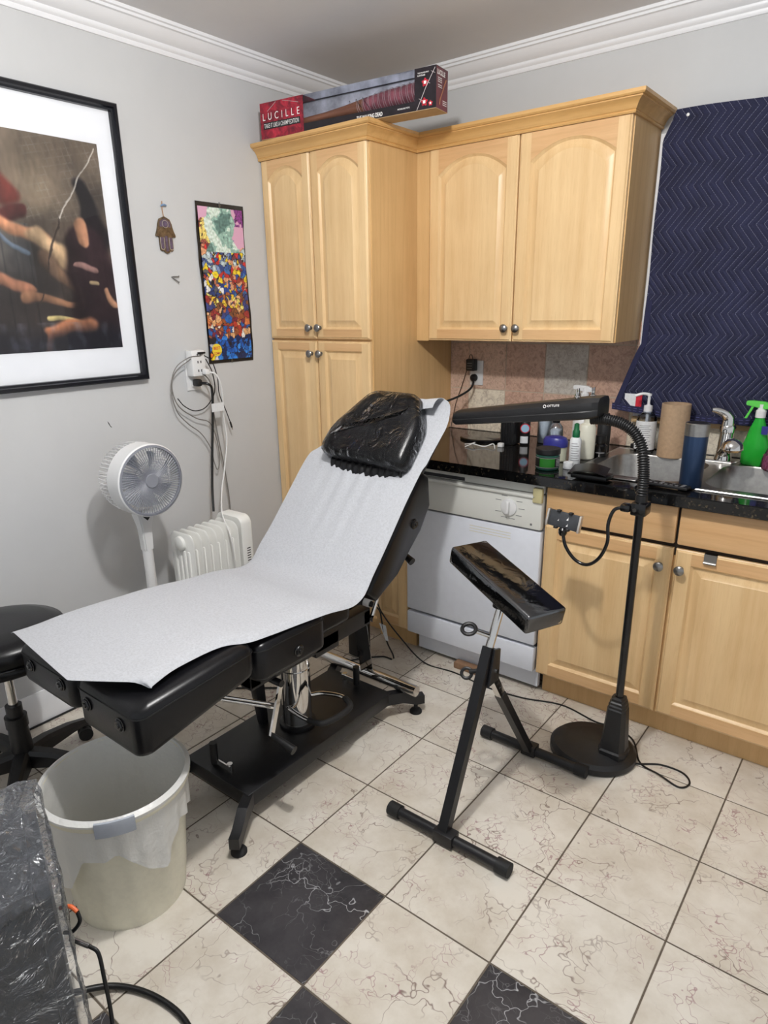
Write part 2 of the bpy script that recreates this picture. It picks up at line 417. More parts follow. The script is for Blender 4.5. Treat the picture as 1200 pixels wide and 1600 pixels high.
def text(body, mat, origin, xdir, updir, height, width=None, parent=None, name='lettering', depth=0.0004, bold=0.0, space=1.0, align='LEFT'):
    cu = bpy.data.curves.new(name, 'FONT'); cu.body = body; cu.size = 1; cu.extrude = 0; cu.offset = bold; cu.space_character = space
    tmp = bpy.data.objects.new(name, cu); COL.objects.link(tmp); bpy.context.view_layer.update()
    dg = bpy.context.evaluated_depsgraph_get(); me = bpy.data.meshes.new_from_object(tmp.evaluated_get(dg)); bpy.data.objects.remove(tmp)
    xs = [v.co.x for v in me.vertices]; ys = [v.co.y for v in me.vertices]; x0, x1, y0, y1 = min(xs), max(xs), min(ys), max(ys)
    sy = height / (y1 - y0); sx = (width / (x1 - x0)) if width else sy
    X = Vector(xdir).normalized(); U = Vector(updir).normalized(); N = X.cross(U); O = Vector(origin)
    off = Vector((0, 0, 0)); p = parent
    while p is not None: off += p.location; p = p.parent
    sh = -(x1 - x0) * sx / 2 if align == 'CENTER' else 0
    for v in me.vertices: v.co = O + X * ((v.co.x - x0) * sx + sh) + U * ((v.co.y - y0) * sy) + N * depth - off
    me.materials.clear(); me.materials.append(M[mat])
    o = bpy.data.objects.new(name, me); COL.objects.link(o)
    if parent: o.parent = parent
    return o
def copy_tree(o, parent=None):
    c = o.copy(); COL.objects.link(c)
    if parent: c.parent = parent
    for ch in list(o.children): copy_tree(ch, c)
    return c

# ================================================================== STRUCTURE
TS = 0.31422594; TX = 1.22761; TY = -1.788997
def build_floor():
    b = MB(); g = 0.0022
    tiles = []
    for i in range(-5, 11):
        for j in range(-9, 7):
            x0 = max(TX + i * TS + g, 0); x1 = min(TX + (i + 1) * TS - g, 4.6); y0 = max(TY + j * TS + g, -4.4); y1 = min(TY + (j + 1) * TS - g, 0)
            if x1 - x0 < 0.01 or y1 - y0 < 0.01: continue
            dark = (i, j) in ((0, -1), (2, -1), (1, -2), (0, -3), (2, -3))
            z = 0.0; e = 0.0012
            T = [(x0 + e, y0 + e, z), (x1 - e, y0 + e, z), (x1 - e, y1 - e, z), (x0 + e, y1 - e, z)]
            B = [(x0, y0, z - e), (x1, y0, z - e), (x1, y1, z - e), (x0, y1, z - e)]
            b.quad(T, 1 if dark else 0); tiles.append((len(b.bm.faces), random.random()))
            r = tiles[-1][1]
            for k in range(4):
                b.quad([B[k], B[(k + 1) % 4], T[(k + 1) % 4], T[k]], 1 if dark else 0)
    b.box(0, 4.6, -4.4, 0, -0.03, -0.0014, 2)
    b.bm.faces.ensure_lookup_table()
    nf = len(b.bm.faces); vals = []
    k = 0
    for f in range(nf):
        vals.append(0.0)
    for t_i, (fi, r) in enumerate(tiles):
        for q in range(5):
            if fi - 1 + q < nf: vals[fi - 1 + q] = r
    o = b.build('floor', ['tile', 'darktile', 'floorgrout'], smooth=False, recalc=False); tag(o, kind='structure')
    a = o.data.attributes.new('rnd', 'FLOAT', 'FACE'); a.data.foreach_set('value', vals)
build_floor()
CH = 2.478
b = MB(); b.box(-0.12, 0, -4.4, 0.12, -0.03, CH); struct(b, 'wall_left', 'wall', smooth=False)
b = MB(); b.box(0, 4.6, 0, 0.12, -0.03, CH); struct(b, 'wall_back', 'wall', smooth=False)
b = MB(); b.box(-0.12, 4.6, -4.4, 0.12, CH, CH + 0.1); struct(b, 'ceiling', 'ceil', smooth=False)
cp = [(0, CH - 0.088), (0.006, CH - 0.088), (0.010, CH - 0.080), (0.010, CH - 0.074), (0.016, CH - 0.070), (0.020, CH - 0.062), (0.020, CH - 0.056), (0.030, CH - 0.052),
      (0.046, CH - 0.040), (0.056, CH - 0.026), (0.060, CH - 0.022), (0.068, CH - 0.020), (0.070, CH - 0.012), (0.078, CH - 0.010), (0.080, CH), (0, CH)]
b = MB(); sweep(b, [(d, z) for d, z in cp], [(0, -4.4), (0, 0), (4.6, 0)]); struct(b, 'trim_1', 'trim', angle=30)
bp = [(0, 0.0), (0.016, 0.0), (0.016, 0.07), (0.013, 0.085), (0.013, 0.098), (0.009, 0.112), (0.006, 0.128), (0, 0.128)]
b = MB(); sweep(b, bp, [(0, -4.4), (0, -0.636)]); struct(b, 'baseboard_left', 'trim', angle=30)
b = MB(); b.tube([(0.02, -4.3, 0.004), (0.02, -1.7, 0.004)], 0.004, 6); solo(b, 'floor_cable', 'cable', 'thin dark cable lying along the foot of the left wall baseboard', 'cable', (0.02, -1.7, 0.0))
# backsplash tiles (one surface)
def backsplash():
    b = MB(); vals = []; g = 0.0022
    xs = [0.598, 0.704]; x = 0.704
    while x < 4.4: x += 0.1945; xs.append(x)
    zs = [0.914, 1.112, 1.327, 1.42]
    rnd = random.Random(5)
    for a in range(len(xs) - 1):
        for c in range(3):
            if xs[a] > 1.495 and c == 2: continue
            z1 = zs[c + 1] - g; 
            if xs[a] > 1.495 and c == 1: z1 = 1.2
            b.box(xs[a] + g, xs[a + 1] - g, -0.008, -0.001, zs[c] + g, z1, 0)
            v = rnd.random() * 0.5
            if a == 1 and c == 0: v = 0.9
            if a == 3 and c == 1: v = 0.55
            if xs[a] > 1.45 and c == 0: v = 0.9
            vals += [v] * 6
    b.box(0.598, 4.4, -0.0055, -0.0008, 0.914, 1.345, 1); vals += [0] * 6
    o = b.build('trim_2', ['walltile', 'wallgrout'], smooth=False); tag(o, kind='structure')
    at = o.data.attributes.new('rnd', 'FLOAT', 'FACE'); at.data.foreach_set('value', vals)
backsplash()
b = MB(); b.box(1.500, 3.0, -0.035, -0.009, 1.022, 1.044, 0, 0.003); b.box(1.50, 3.0, -0.018, -0.009, 1.044, 2.08, 1)
o = struct(b, 'window_1', ['lightwood', 'trim'])
# ceiling lamp the light comes from (above the frame)
t = thing('ceiling_lamp', 'round flush ceiling lamp above the treatment chair, out of the top of the frame', 'ceiling lamp', (1.62, -1.95, CH))
b = MB(); b.lathe([(0.12, 0), (0.12, -0.02), (0.105, -0.03)], (1.62, -1.95, CH - 0.0005), seg=32); b.build('lamp_base', 'white', t)
b = MB(); b.lathe([(0.0, -0.034), (0.09, -0.034), (0.10, -0.03), (0.0, -0.03)], (1.62, -1.95, CH - 0.0005), seg=32); b.build('lamp_rim', 'trim', t)

# ================================================================== CABINETS
def door_mb(b, x0, x1, z0, z1, yf, arch=0.0, th=0.02, st=0.062, flip=None, ax='y', dirx=1):
    """raised panel door, its front at y=yf facing -y"""
    nS, nT = 6, 28
    fr = [0, 0.002, 0.3, 0.6, 0.9, 0.998]
    A0, A1 = x0 + st, x1 - st
    def loop(d, y, op):
        # op: edge of the panel opening inset by d ; otherwise the door's own edge inset by d
        if op: a0, a1, c0, c1 = A0 + d, A1 - d, z0 + st + d, z1 - st * 0.95 - d
        else: a0, a1, c0, c1 = x0 + d, x1 - d, z0 + d, z1 - d
        b0, b1 = (a0, a1) if op else (A0, A1)
        pts = []; sh = c1 - (arch if op else 0)
        for i in range(nT): pts.append((b0 + (b1 - b0) * i / nT, y, c0))
        for i in range(nS):
            if op: pts.append((a1, y, c0 + (sh - c0) * fr[i]))
            elif i == 0: pts.append((A1, y, c0))
            else: pts.append((a1, y, c0 + (c1 - c0) * (i - 1) / (nS - 2)))
        for i in range(nT):
            u = 1 - 2 * i / nT
            k = arch * max(0.0, 1 - abs(u) ** 2.1) if (op and arch) else 0
            pts.append((b1 + (b0 - b1) * i / nT, y, sh + k))
        for i in range(nS):
            if op: pts.append((a0, y, sh + (c0 - sh) * fr[i]))
            elif i == 0: pts.append((A0, y, c1))
            else: pts.append((a0, y, c1 + (c0 - c1) * (i - 1) / (nS - 2)))
        return pts
    R = [loop(0, yf + th, False), loop(0, yf + 0.006, False), loop(0.002, yf + 0.0045, False), loop(0.004, yf + 0.0045, False), loop(0.008, yf, False), loop(0.0, yf, True), loop(0.0015, yf + 0.003, True), loop(0.004, yf + 0.005, True), loop(0.008, yf + 0.010, True), loop(0.012, yf + 0.010, True), loop(0.034, yf + 0.0025, True), loop(0.036, yf + 0.001, True)]
    vr = b.rings(R, 0, True, True, True)
    # rails get horizontal grain
    N = len(R[0])
    for f in b.bm.faces: pass
    return vr
def door(parent, x0, x1, z0, z1, yf, arch=0.0, st=0.062, name='door'):
    b = MB(); door_mb(b, x0, x1, z0, z1, yf, arch, st=st)
    for f in b.bm.faces:
        ys = [v.co.y for v in f.verts]
        if len(f.verts) == 4 and max(ys) - min(ys) < 1e-5 and abs(ys[0] - yf) < 1e-4:
            zs = [v.co.z for v in f.verts]; xs = [v.co.x for v in f.verts]
            if (max(zs) > z1 - 0.010 or min(zs) < z0 + 0.010) and max(xs) < x1 - st + 1e-4 and min(xs) > x0 + st - 1e-4: f.material_index = 1
    return b.build(name, ['wood_v', 'wood_h'], parent, angle=28)
def knob(parent, x, z, yf):
    b = MB(); b.lathe([(0.006, 0), (0.0055, 0.012), (0.009, 0.016), (0.0155, 0.020), (0.0165, 0.024), (0.013, 0.028), (0.004, 0.0305), (0.0, 0.031)], (x, yf, z), (0, -1, 0), 20)
    b.lathe([(0.009, 0), (0.009, 0.002), (0.006, 0.003)], (x, yf, z), (0, -1, 0), 20)
    return b.build('knob', 'nickel', parent)

# pantry
pan = thing('pantry_cabinet', 'tall maple pantry cabinet with four doors in the room corner', 'cabinet', (0.3, -0.31, 0))
b = MB(); b.box(0.002, 0.5977, -0.6120, -0.002, 0.100, 2.160); b.box(0.03, 0.5977, -0.56, -0.002, 0.0, 0.100); b.build('cabinet_body', 'wood_side', pan, smooth=False)
for x0, x1, kx in ((0.004, 0.290, 0.262), (0.296, 0.592, 0.318)):
    d = door(pan, x0, x1, 1.366, 2.104, -0.6325, 0.048, 0.040); knob(d, kx, 1.412, -0.6325)
    d = door(pan, x0, x1, 0.108, 1.356, -0.6325, 0.0, 0.042); knob(d, kx, 1.302, -0.6325)
crown = [(0.0, 2.098), (0.007, 2.098), (0.010, 2.103), (0.007, 2.108), (0.011, 2.111), (0.016, 2.122), (0.024, 2.132), (0.034, 2.139), (0.036, 2.139), (0.036, 2.143), (0.043, 2.144), (0.048, 2.149), (0.048, 2.160), (0, 2.160)]
b = MB(); sweep(b, crown, [(0.002, -0.6325), (0.5977, -0.6325), (0.5977, -0.3050)]); b.build('crown_moulding', 'wood_crown', pan, angle=24)
# upper cabinet
up = thing('upper_cabinet', 'maple wall cabinet with two arched doors mounted beside the pantry', 'cabinet', (1.045, -0.15, 1.347))
b = MB(); b.box(0.5985, 1.4931, -0.284, -0.0005, 1.350, 2.160); b.box(0.5985, 0.662, -0.298, -0.284, 1.347, 2.104); b.build('cabinet_body', 'wood_side', up, smooth=False)
for x0, x1, kx in ((0.664, 1.068, 1.045), (1.074, 1.489, 1.097)):
    d = door(up, x0, x1, 1.350, 2.104, -0.3045, 0.060, 0.046); knob(d, kx, 1.402, -0.3045)
b = MB(); sweep(b, crown, [(0.5985, -0.3045), (1.4931, -0.3045), (1.4931, -0.001)]); b.build('crown_moulding', 'wood_crown', up, angle=24)
# base cabinets
YF = -0.670
lc = thing('base_cabinet', 'narrow maple base cabinet between pantry and dishwasher', 'cabinet', (0.705, -0.32, 0), 'maple base cabinets')
b = MB(); b.box(0.5985, 0.808, -0.652, -0.002, 0.105, 0.874); b.box(0.5985, 0.808, -0.596, -0.01, 0, 0.105); b.build('cabinet_body', 'wood_side', lc, smooth=False)
door(lc, 0.602, 0.806, 0.112, 0.868, YF, 0, 0.045)
bc = thing('base_cabinet', 'wide maple base cabinet with paired doors below the sink', 'cabinet', (1.9, -0.32, 0), 'maple base cabinets')
b = MB(); b.box(1.4265, 2.79, -0.652, -0.012, 0.105, 0.780); b.box(1.4265, 1.445, -0.652, -0.012, 0.78, 0.874); b.box(1.4265, 2.79, -0.652, -0.640, 0.78, 0.874); b.box(2.36, 2.79, -0.640, -0.012, 0.78, 0.874); b.box(1.432, 2.79, -0.5957, -0.02, 0, 0.105); b.build('cabinet_body', 'wood_side', bc, smooth=False)
b = MB(); b.box(1.4265, 2.36, -0.6525, -0.6521, 0.70, 0.874); b.build('shadow_gap', 'gap', bc, smooth=False)
for x0, x1 in ((1.430, 1.880), (1.888, 2.352)):
    b = MB(); b.box(x0, x1, YF, -0.6525, 0.742, 0.868, bev=0.006); b.build('drawer_front', 'wood_h', bc)
    d = door(bc, x0, x1, 0.112, 0.727, YF, 0.0, 0.050)
    knob(d, 1.845 if x0 < 1.5 else 1.910, 0.662, YF)
b = MB(); b.box(1.975, 2.012, YF - 0.003, YF - 0.0005, 0.700, 0.727); b.box(1.975, 2.012, YF - 0.003, -0.654, 0.7272, 0.7292); b.cyl((1.975, YF - 0.006, 0.700), (2.012, YF - 0.006, 0.700), 0.004)
b.build('over_door_hook', 'nickel', bc)

# ================================================================== DISHWASHER
dw = thing('dishwasher', 'white built-in dishwasher under the black worktop', 'dishwasher', (1.117, -0.32, 0))
b = MB(); b.box(0.816, 1.420, -0.640, -0.02, 0.100, 0.872); b.build('cabinet_shell', 'dw', dw, smooth=False)
b = MB(); b.box(0.813, 1.421, -0.678, -0.641, 0.228, 0.694, bev=0.006); b.build('door', 'dw', dw)
b = MB(); b.box(0.813, 1.421, -0.682, -0.641, 0.700, 0.835, 0, 0.008); b.box(0.813, 1.421, -0.672, -0.641, 0.838, 0.870, 0, 0.004)
b.box(0.83, 1.395, -0.690, -0.681, 0.822, 0.834, 0, 0.003)
pn = b.build('control_panel', 'dwpanel', dw)
b = MB(); b.box(0.84, 1.09, -0.6725, -0.671, 0.842, 0.856); b.build('vent_slot', 'dwgap', pn)
b = MB(); b.box(1.385, 1.4215, -0.690, -0.671, 0.806, 0.862, 0, 0.004); b.build('end_cap', 'yellowed', pn)
b = MB(); b.lathe([(0.033, 0), (0.032, 0.006), (0.028, 0.008)], (1.29, -0.682, 0.772), (0, -1, 0), 32); b.box(1.283, 1.297, -0.704, -0.689, 0.748, 0.796, 0, 0.004); b.build('dial', 'white', pn)
for k in range(9):
    a = math.radians(-60 + 300 * k / 8); 
    if 1 < k < 3: continue
    x, z = 1.29 + 0.052 * math.sin(a), 0.772 + 0.045 * math.cos(a)
    b = MB(); b.box(x - 0.012, x + 0.012, -0.6828, -0.6822, z - 0.001, z + 0.001); b.build('dial_mark', 'print', pn, smooth=False)
b = MB(); b.torus((0.893, -0.6826, 0.742), (0, 1, 0), 0.009, 0.0012, 24, 6); b.build('emblem', 'print', pn)
text('GE', 'print', (0.893, -0.6824, 0.7385), (1, 0, 0), (0, 0, 1), 0.0075, parent=pn, name='emblem_letters', bold=0.01, align='CENTER')
b = MB(); b.box(1.378, 1.386, -0.6828, -0.6822, 0.716, 0.724); b.build('printed_mark', 'print', pn, smooth=False)
b = MB(); b.box(0.868, 0.878, -0.6835, -0.6815, 0.735, 0.752, 0, 0.001); b.build('button', 'white', pn)
for k in range(3):
    b = MB(); b.box(1.12, 1.30 , -0.6786, -0.6780, 0.668 - k * 0.011, 0.6695 - k * 0.011); b.build('printed_line', 'yellowed', dw, smooth=False)
b = MB(); b.box(0.815, 1.419, -0.652, -0.641, 0.212, 0.228); b.build('seam', 'dwgap', dw, smooth=False)
b = MB(); b.box(0.813, 1.421, -0.678, -0.641, 0.112, 0.216, bev=0.007); b.build('lower_panel', 'dw', dw)
b = MB(); b.box(0.84, 1.421, -0.620, -0.60, 0.020, 0.112); b.build('kick_plate', 'dw', dw)
for x in (0.86, 1.40):
    b = MB(); b.lathe([(0.018, 0), (0.018, 0.008), (0.006, 0.01), (0.006, 0.1)], (x, -0.58, 0.0)); b.build('foot', 'steel', dw)
b = MB(); b.box(1.05, 1.23, -0.665, -0.625, 0.0, 0.030, bev=0.006); solo(b, 'wood_block', 'brownwood', 'brown wooden block lying on the floor under the dishwasher', 'wood block', (1.14, -0.645, 0))

# ================================================================== WORKTOP AND SINK
SX0, SX1, SY0, SY1 = 1.478, 2.34, -0.605, -0.085
b = MB()
cz0, cz1 = 0.876, 0.914
b.box(0.600, SX0 + 0.01, -0.70, -0.009, cz0, cz1); b.box(SX0 + 0.01, SX1 - 0.01, -0.70, SY0 + 0.01, cz0, cz1); b.box(SX0 + 0.01, SX1 - 0.01, SY1 - 0.01, -0.009, cz0, cz1); b.box(SX1 - 0.01, 2.8, -0.70, -0.009, cz0, cz1)
b.box(0.600, 2.8, -0.705, -0.699, cz0 + 0.002, cz1 - 0.002)
b.box(0.601, 2.8, -0.0225, -0.009, cz1, cz1 + 0.002)
bmesh.ops.remove_doubles(b.bm, verts=b.bm.verts, dist=0.0001)
solo(b, 'worktop', 'granite', 'black speckled granite worktop running along the tiled wall', 'worktop', (1.7, -0.35, cz0), smooth=False)
def rrect(x0, x1, y0, y1, r, z, n=8):
    pts = []
    for cx, cy, a0 in ((x1 - r, y1 - r, 0), (x0 + r, y1 - r, 90), (x0 + r, y0 + r, 180), (x1 - r, y0 + r, 270)):
        for k in range(n + 1):
            a = math.radians(a0 + 90 * k / n); pts.append((cx + r * math.cos(a), cy + r * math.sin(a), z))
    return pts
sk = thing('sink', 'stainless steel double bowl sink set in the black worktop', 'sink', (1.9, -0.35, 0.9145))
b = MB(); z = 0.918
# rim plate around two bowls: outer strips
B1 = (1.515, 1.868, -0.565, -0.165); B2 = (1.905, 2.30, -0.565, -0.165)
def rim_piece(x0, x1, y0, y1): b.box(x0, x1, y0, y1, 0.9145, z)
rim_piece(SX0, SX1, SY0, B1[2] + 0.0); rim_piece(SX0, SX1, B1[3], SY1); rim_piece(SX0, B1[0], B1[2], B1[3]); rim_piece(B1[1], B2[0], B1[2], B1[3]); rim_piece(B2[1], SX1, B1[2], B1[3])
b.tube([(SX0, SY0, z - 0.001), (SX1, SY0, z - 0.001)], 0.003, 6); b.tube([(SX0, SY1, z - 0.001), (SX1, SY1, z - 0.001)], 0.003, 6); b.tube([(SX0, SY0, z - 0.001), (SX0, SY1, z - 0.001)], 0.003, 6)
b.build('rim', 'steel', sk, smooth=False)
for (x0, x1, y0, y1) in (B1, B2):
    b = MB()
    # corner fillets at rim level + bowl shell
    R = [rrect(x0 - 0.001, x1 + 0.001, y0 - 0.001, y1 + 0.001, 0.004, z + 0.0006), rrect(x0 + 0.004, x1 - 0.004, y0 + 0.004, y1 - 0.004, 0.085, z + 0.001), rrect(x0 + 0.007, x1 - 0.007, y0 + 0.007, y1 - 0.007, 0.085, z - 0.006),
         rrect(x0 + 0.012, x1 - 0.012, y0 + 0.012, y1 - 0.012, 0.085, z - 0.12), rrect(x0 + 0.03, x1 - 0.03, y0 + 0.03, y1 - 0.03, 0.08, z - 0.155), rrect(x0 + 0.06, x1 - 0.06, y0 + 0.06, y1 - 0.06, 0.06, z - 0.165)]
    b.rings(R, 0, True, False, True)
    bw = b.build('bowl', 'steel', sk, angle=50)
    b = MB(); b.lathe([(0.045, 0), (0.04, 0.003), (0.02, 0.001), (0, 0.001)], ((x0 + x1) / 2, (y0 + y1) / 2, z - 0.165)); b.build('drain', 'chrome', bw)
fc = thing('faucet', 'chrome single lever faucet standing behind the sink', 'faucet', (1.885, -0.115, 0.9185))
b = MB(); b.prism([(1.80, -0.150), (1.815, -0.165), (1.92, -0.165), (1.935, -0.150), (1.935, -0.095), (1.80, -0.095)], lambda p, t_: (p[0], p[1], t_), 0.919, 0.927, bev=0.002); b.build('base_plate', 'chrome', fc)
b = MB(); b.lathe([(0.031, 0), (0.029, 0.01), (0.026, 0.02), (0.0245, 0.10), (0.0275, 0.102), (0.0275, 0.122), (0.023, 0.13)], (1.883, -0.13, 0.927), (0.03, 0, 1), 28); b.build('body', 'chrome', fc)
b = MB(); b.tube(cr([(1.884, -0.13, 1.050), (1.884, -0.132, 1.078), (1.872, -0.142, 1.098), (1.850, -0.158, 1.110), (1.832, -0.168, 1.112)]), 0.02, 18, rf=lambda i, n: 0.0245 - 0.0175 * (i / n) ** 1.3); b.build('lever', 'chrome', fc)
b = MB(); b.tube(cr([(1.885, -0.14, 0.955), (1.905, -0.20, 0.985), (1.925, -0.26, 1.01), (1.935, -0.285, 1.015)]), 0.014, 14, rf=lambda i, n: 0.021 - 0.006 * i / n); 
b.lathe([(0.0, -0.006), (0.030, -0.004), (0.036, 0.004), (0.033, 0.022), (0.018, 0.038), (0, 0.042)], (1.94, -0.295, 0.995), (0, 0, 1), 28); b.build('spout', 'chrome', fc)

# ================================================================== BLANKET
def blanket():
    t = thing('moving_blanket', 'navy blue quilted moving blanket hung over the window', 'blanket', (2.0, -0.05, 1.08))
    nx, nz = 70, 80; z0, z1 = 1.078, 2.135; rows = []
    for j in range(nz + 1):
        v = j / nz; z = z0 + (z1 - z0) * v
        xl = 1.52 if z > 1.34 else 1.52 - 0.085 * ((1.34 - z) / 0.26) ** 0.8
        if z > 2.05: xl = 1.52 + 0.04 * (z - 2.05) / 0.085
        row = []
        for i in range(nx + 1):
            u = i / nx; x = xl + (2.95 - xl) * u
            sag = -0.028 * math.sin(min(1, (x - 1.44) / 0.75) * PI) * (1 - v) ** 3
            zz = z + sag + (0.006 * math.sin(x * 9) if v > 0.98 else 0)
            y = -0.050 - 0.008 * math.sin(x * 13 + z * 2) * (1 - 0.6 * v) - 0.016 * (1 - v) ** 2 + 0.005 * math.sin(z * 17 + x * 4)
            row.append((x, y, zz))
        rows.append(row)
    b = MB(); b.grid(rows, thick=0.010); b.build('quilted_cloth', 'quilt', t, angle=60)
    # bound hem
    hem = [Vector(p) for p in rows[0]]
    b = MB(); b.grid([[(p.x, p.y - 0.0118 + (0.0 if k else 0.001), p.z + (0.024 if k == 0 else (-0.002))) for p in hem] for k in (0, 1)], thick=0.002)
    h = b.build('hem', 'navyband', t)
    left = [Vector(r[0]) for r in rows if r[0][2] < 1.5]
    b = MB(); b.grid([[(p.x + dx, p.y - 0.0118, p.z) for p in left] for dx in (0.002, 0.024)], thick=0.002); b.build('hem', 'navyband', t)
    for s_ in (0.006, 0.016):
        b = MB()
        pts = [(p.x, p.y - 0.0146, p.z + s_) for p in hem]
        for i in range(0, len(pts) - 1): b.tube([pts[i], tuple(Vector(pts[i]).lerp(Vector(pts[i + 1]), 0.6))], 0.0007, 4)
        b.build('stitching', plain('hem_stitch', (110, 112, 170), 0.8), h)
    b = MB(); b.grid([[(1.480 + a, -0.079 , 1.092 + c) for a in (0, 0.022, 0.045)] for c in (0, 0.025, 0.050)], thick=0.001); lb = b.build('care_label', 'whitelabel', t); lb['label'] = 'white care label with a red end'
    b = MB(); b.grid([[(1.5252 + a, -0.079, 1.092 + c) for a in (0, 0.024)] for c in (0, 0.050)], thick=0.001); b.build('label_end', 'redprint', lb)
    b = MB(); b.lathe([(0.006, 0), (0.005, 0.003), (0, 0.004)], (1.60, -0.066, 2.118), (0, -1, 0), 12); b.build('push_pin', 'white', t)
blanket()
b = MB(); b.grid([[(x, -0.044 + 0.006 * math.sin(x * 22 + k), z) for x in [1.66 + 0.02 * i for i in range(40)]] for k, z in enumerate((1.0445, 1.06, 1.08, 1.10))], thick=0.004)
solo(b, 'green_cloth', 'greenfabric', 'dark green cloth on the window sill below the navy blanket', 'cloth', (1.9, -0.044, 1.0445))

# ================================================================== LEFT WALL THINGS
def colorgrid(name, parent, org, U, V, nu, nv, fn):
    b = MB(); rows = []; cols = []
    for j in range(nv + 1):
        for i in range(nu + 1): cols.append(fn(i / nu, j / nv))
    b.grid([[tuple(Vector(org) + Vector(U) * (i / nu) + Vector(V) * (j / nv)) for i in range(nu + 1)] for j in range(nv + 1)])
    o = b.build(name, 'art', parent, smooth=False, recalc=False)
    a = o.data.color_attributes.new('Col', 'FLOAT_COLOR', 'POINT')
    flat = []
    for c in cols: flat += [*lin(c), 1.0]
    a.data.foreach_set('color', flat); return o
def sst(a, b_, x):
    t_ = max(0, min(1, (x - a) / (b_ - a))); return t_ * t_ * (3 - 2 * t_)
def mixc(a, b_, t_): return tuple(a[i] * (1 - t_) + b_[i] * t_ for i in range(3))
from mathutils import noise as mn
def art_fn(u, v):
    p = (u - 1) * (0.835 / 0.685); q = v
    n = mn.fractal(Vector((p * 3, q * 3, 0)), 1.0, 2.0, 6); n2 = mn.fractal(Vector((p * 14, q * 9, 3)), 1.0, 2.0, 4); n3 = mn.noise(Vector((p * 60, q * 22, 6)))
    pw, qw = p + 0.022 * mn.noise(Vector((p * 9, q * 9, 11))) + 0.008 * n2, q + 0.022 * mn.noise(Vector((p * 9, q * 9, 17)))
    c = mixc((104, 92, 80), (50, 44, 42), sst(0.9, 0.25, q + 0.35 * n))
    c = mixc(c, (206, 190, 166), 0.85 * math.exp(-((p + 0.62) ** 2 / 0.012 + (q - 0.95) ** 2 / 0.008)))
    c = mixc(c, (150, 134, 112), 0.65 * math.exp(-((p + 0.36) ** 2 / 0.015 + (q - 0.78) ** 2 / 0.03)))
    if p > -0.42 and q > 0.62 and (abs(((p + q * 0.35) * 30) % 1 - 0.5) > 0.44 or abs(((q - p * 0.25) * 30) % 1 - 0.5) > 0.44): c = mixc(c, (150, 148, 142), 0.4 * max(0, 0.5 + n2))
    if p < -0.42 and q < 0.6: 
        if abs(((p) * 16) % 1 - 0.5) > 0.45: c = mixc(c, (30, 26, 26), 0.6)
        c = mixc(c, (94, 100, 104), 0.4 * sst(0.2, 0.5, q))
    def band(p0, q0, p1, q1, w0, w1, col, a=1.0, soft=0.5, rim=0.35):
        nonlocal c
        dx, dy = p1 - p0, q1 - q0; L = math.hypot(dx, dy); t_ = max(0, min(1, ((pw - p0) * dx + (qw - q0) * dy) / L ** 2)); w_ = w0 + (w1 - w0) * t_
        sd = ((pw - p0) * dy - (qw - q0) * dx) / L; d = math.hypot(pw - p0 - dx * t_, qw - q0 - dy * t_)
        k = sst(w_, w_ * soft, d); tone = 1 - rim * sst(-0.3, 1.0, sd / w_) + 0.15 * n2
        c = mixc(c, tuple(x * tone for x in col), a * k)
    band(-0.66, 0.86, -0.50, 0.72, 0.05, 0.07, (112, 48, 40), 0.95); band(-0.60, 0.60, -0.44, 0.66, 0.05, 0.03, (80, 34, 32), 0.9)
    band(-0.66, 0.70, -0.56, 0.62, 0.02, 0.01, (120, 132, 150), 0.8); band(-0.66, 0.60, -0.44, 0.46, 0.02, 0.012, (112, 128, 148), 0.8)
    band(-0.66, 0.64, -0.34, 0.52, 0.035, 0.05, (186, 136, 104)); band(-0.40, 0.55, -0.22, 0.42, 0.055, 0.06, (206, 176, 140))
    band(-0.36, 0.44, -0.20, 0.28, 0.055, 0.03, (120, 96, 78)); band(-0.22, 0.40, -0.20, 0.20, 0.025, 0.015, (196, 180, 150), 0.8)
    band(-0.66, 0.36, -0.46, 0.30, 0.035, 0.03, (176, 124, 98)); band(-0.50, 0.27, -0.20, 0.22, 0.032, 0.02, (160, 118, 90), 0.9)
    band(-0.12, 0.80, -0.06, 0.55, 0.05, 0.10, (28, 24, 28), 0.95); band(-0.14, 0.50, -0.08, 0.08, 0.14, 0.20, (48, 34, 38), 0.95, 0.7)
    band(-0.15, 0.62, -0.14, 0.52, 0.04, 0.036, (176, 132, 104), 0.95, 0.6)
    band(-0.20, 0.42, -0.10, 0.40, 0.012, 0.02, (190, 150, 140), 0.7); band(-0.13, 0.34, -0.10, 0.33, 0.012, 0.012, (190, 170, 130), 0.8)
    band(-0.05, 0.30, -0.01, 0.22, 0.02, 0.02, (184, 140, 112)); band(-0.38, 0.16, -0.20, 0.13, 0.012, 0.02, (206, 190, 130), 0.8)
    band(-0.40, 0.10, -0.16, 0.12, 0.035, 0.05, (176, 118, 86)); band(-0.42, -0.02, -0.39, 0.10, 0.02, 0.03, (186, 120, 84))
    band(-0.02, 0.98, -0.26, 0.64, 0.004, 0.006, (206, 200, 190), 0.85); band(-0.26, 0.64, -0.46, 0.14, 0.005, 0.005, (60, 50, 46), 0.9)
    c = mixc(c, (28, 30, 40), sst(0.16, 0.05, q + 0.05 * n) * 0.8)
    if q < 0.14: c = mixc(c, (120, 124, 138), 0.5 * max(0, n2))
    s_ = 1 + 0.28 * n + 0.10 * n3
    return tuple(max(8, min(235, x * s_)) for x in c)
pf = thing('framed_picture', 'large black-framed picture with wide white mount on the left wall', 'picture', (0, -1.84, 1.24))
ya, yb, za, zb = -2.36, -1.318, 1.240, 2.186
fp = [(0, 0), (0, 0.026), (0.004, 0.030), (0.014, 0.030), (0.018, 0.022), (0.024, 0.020), (0.026, 0.0)]
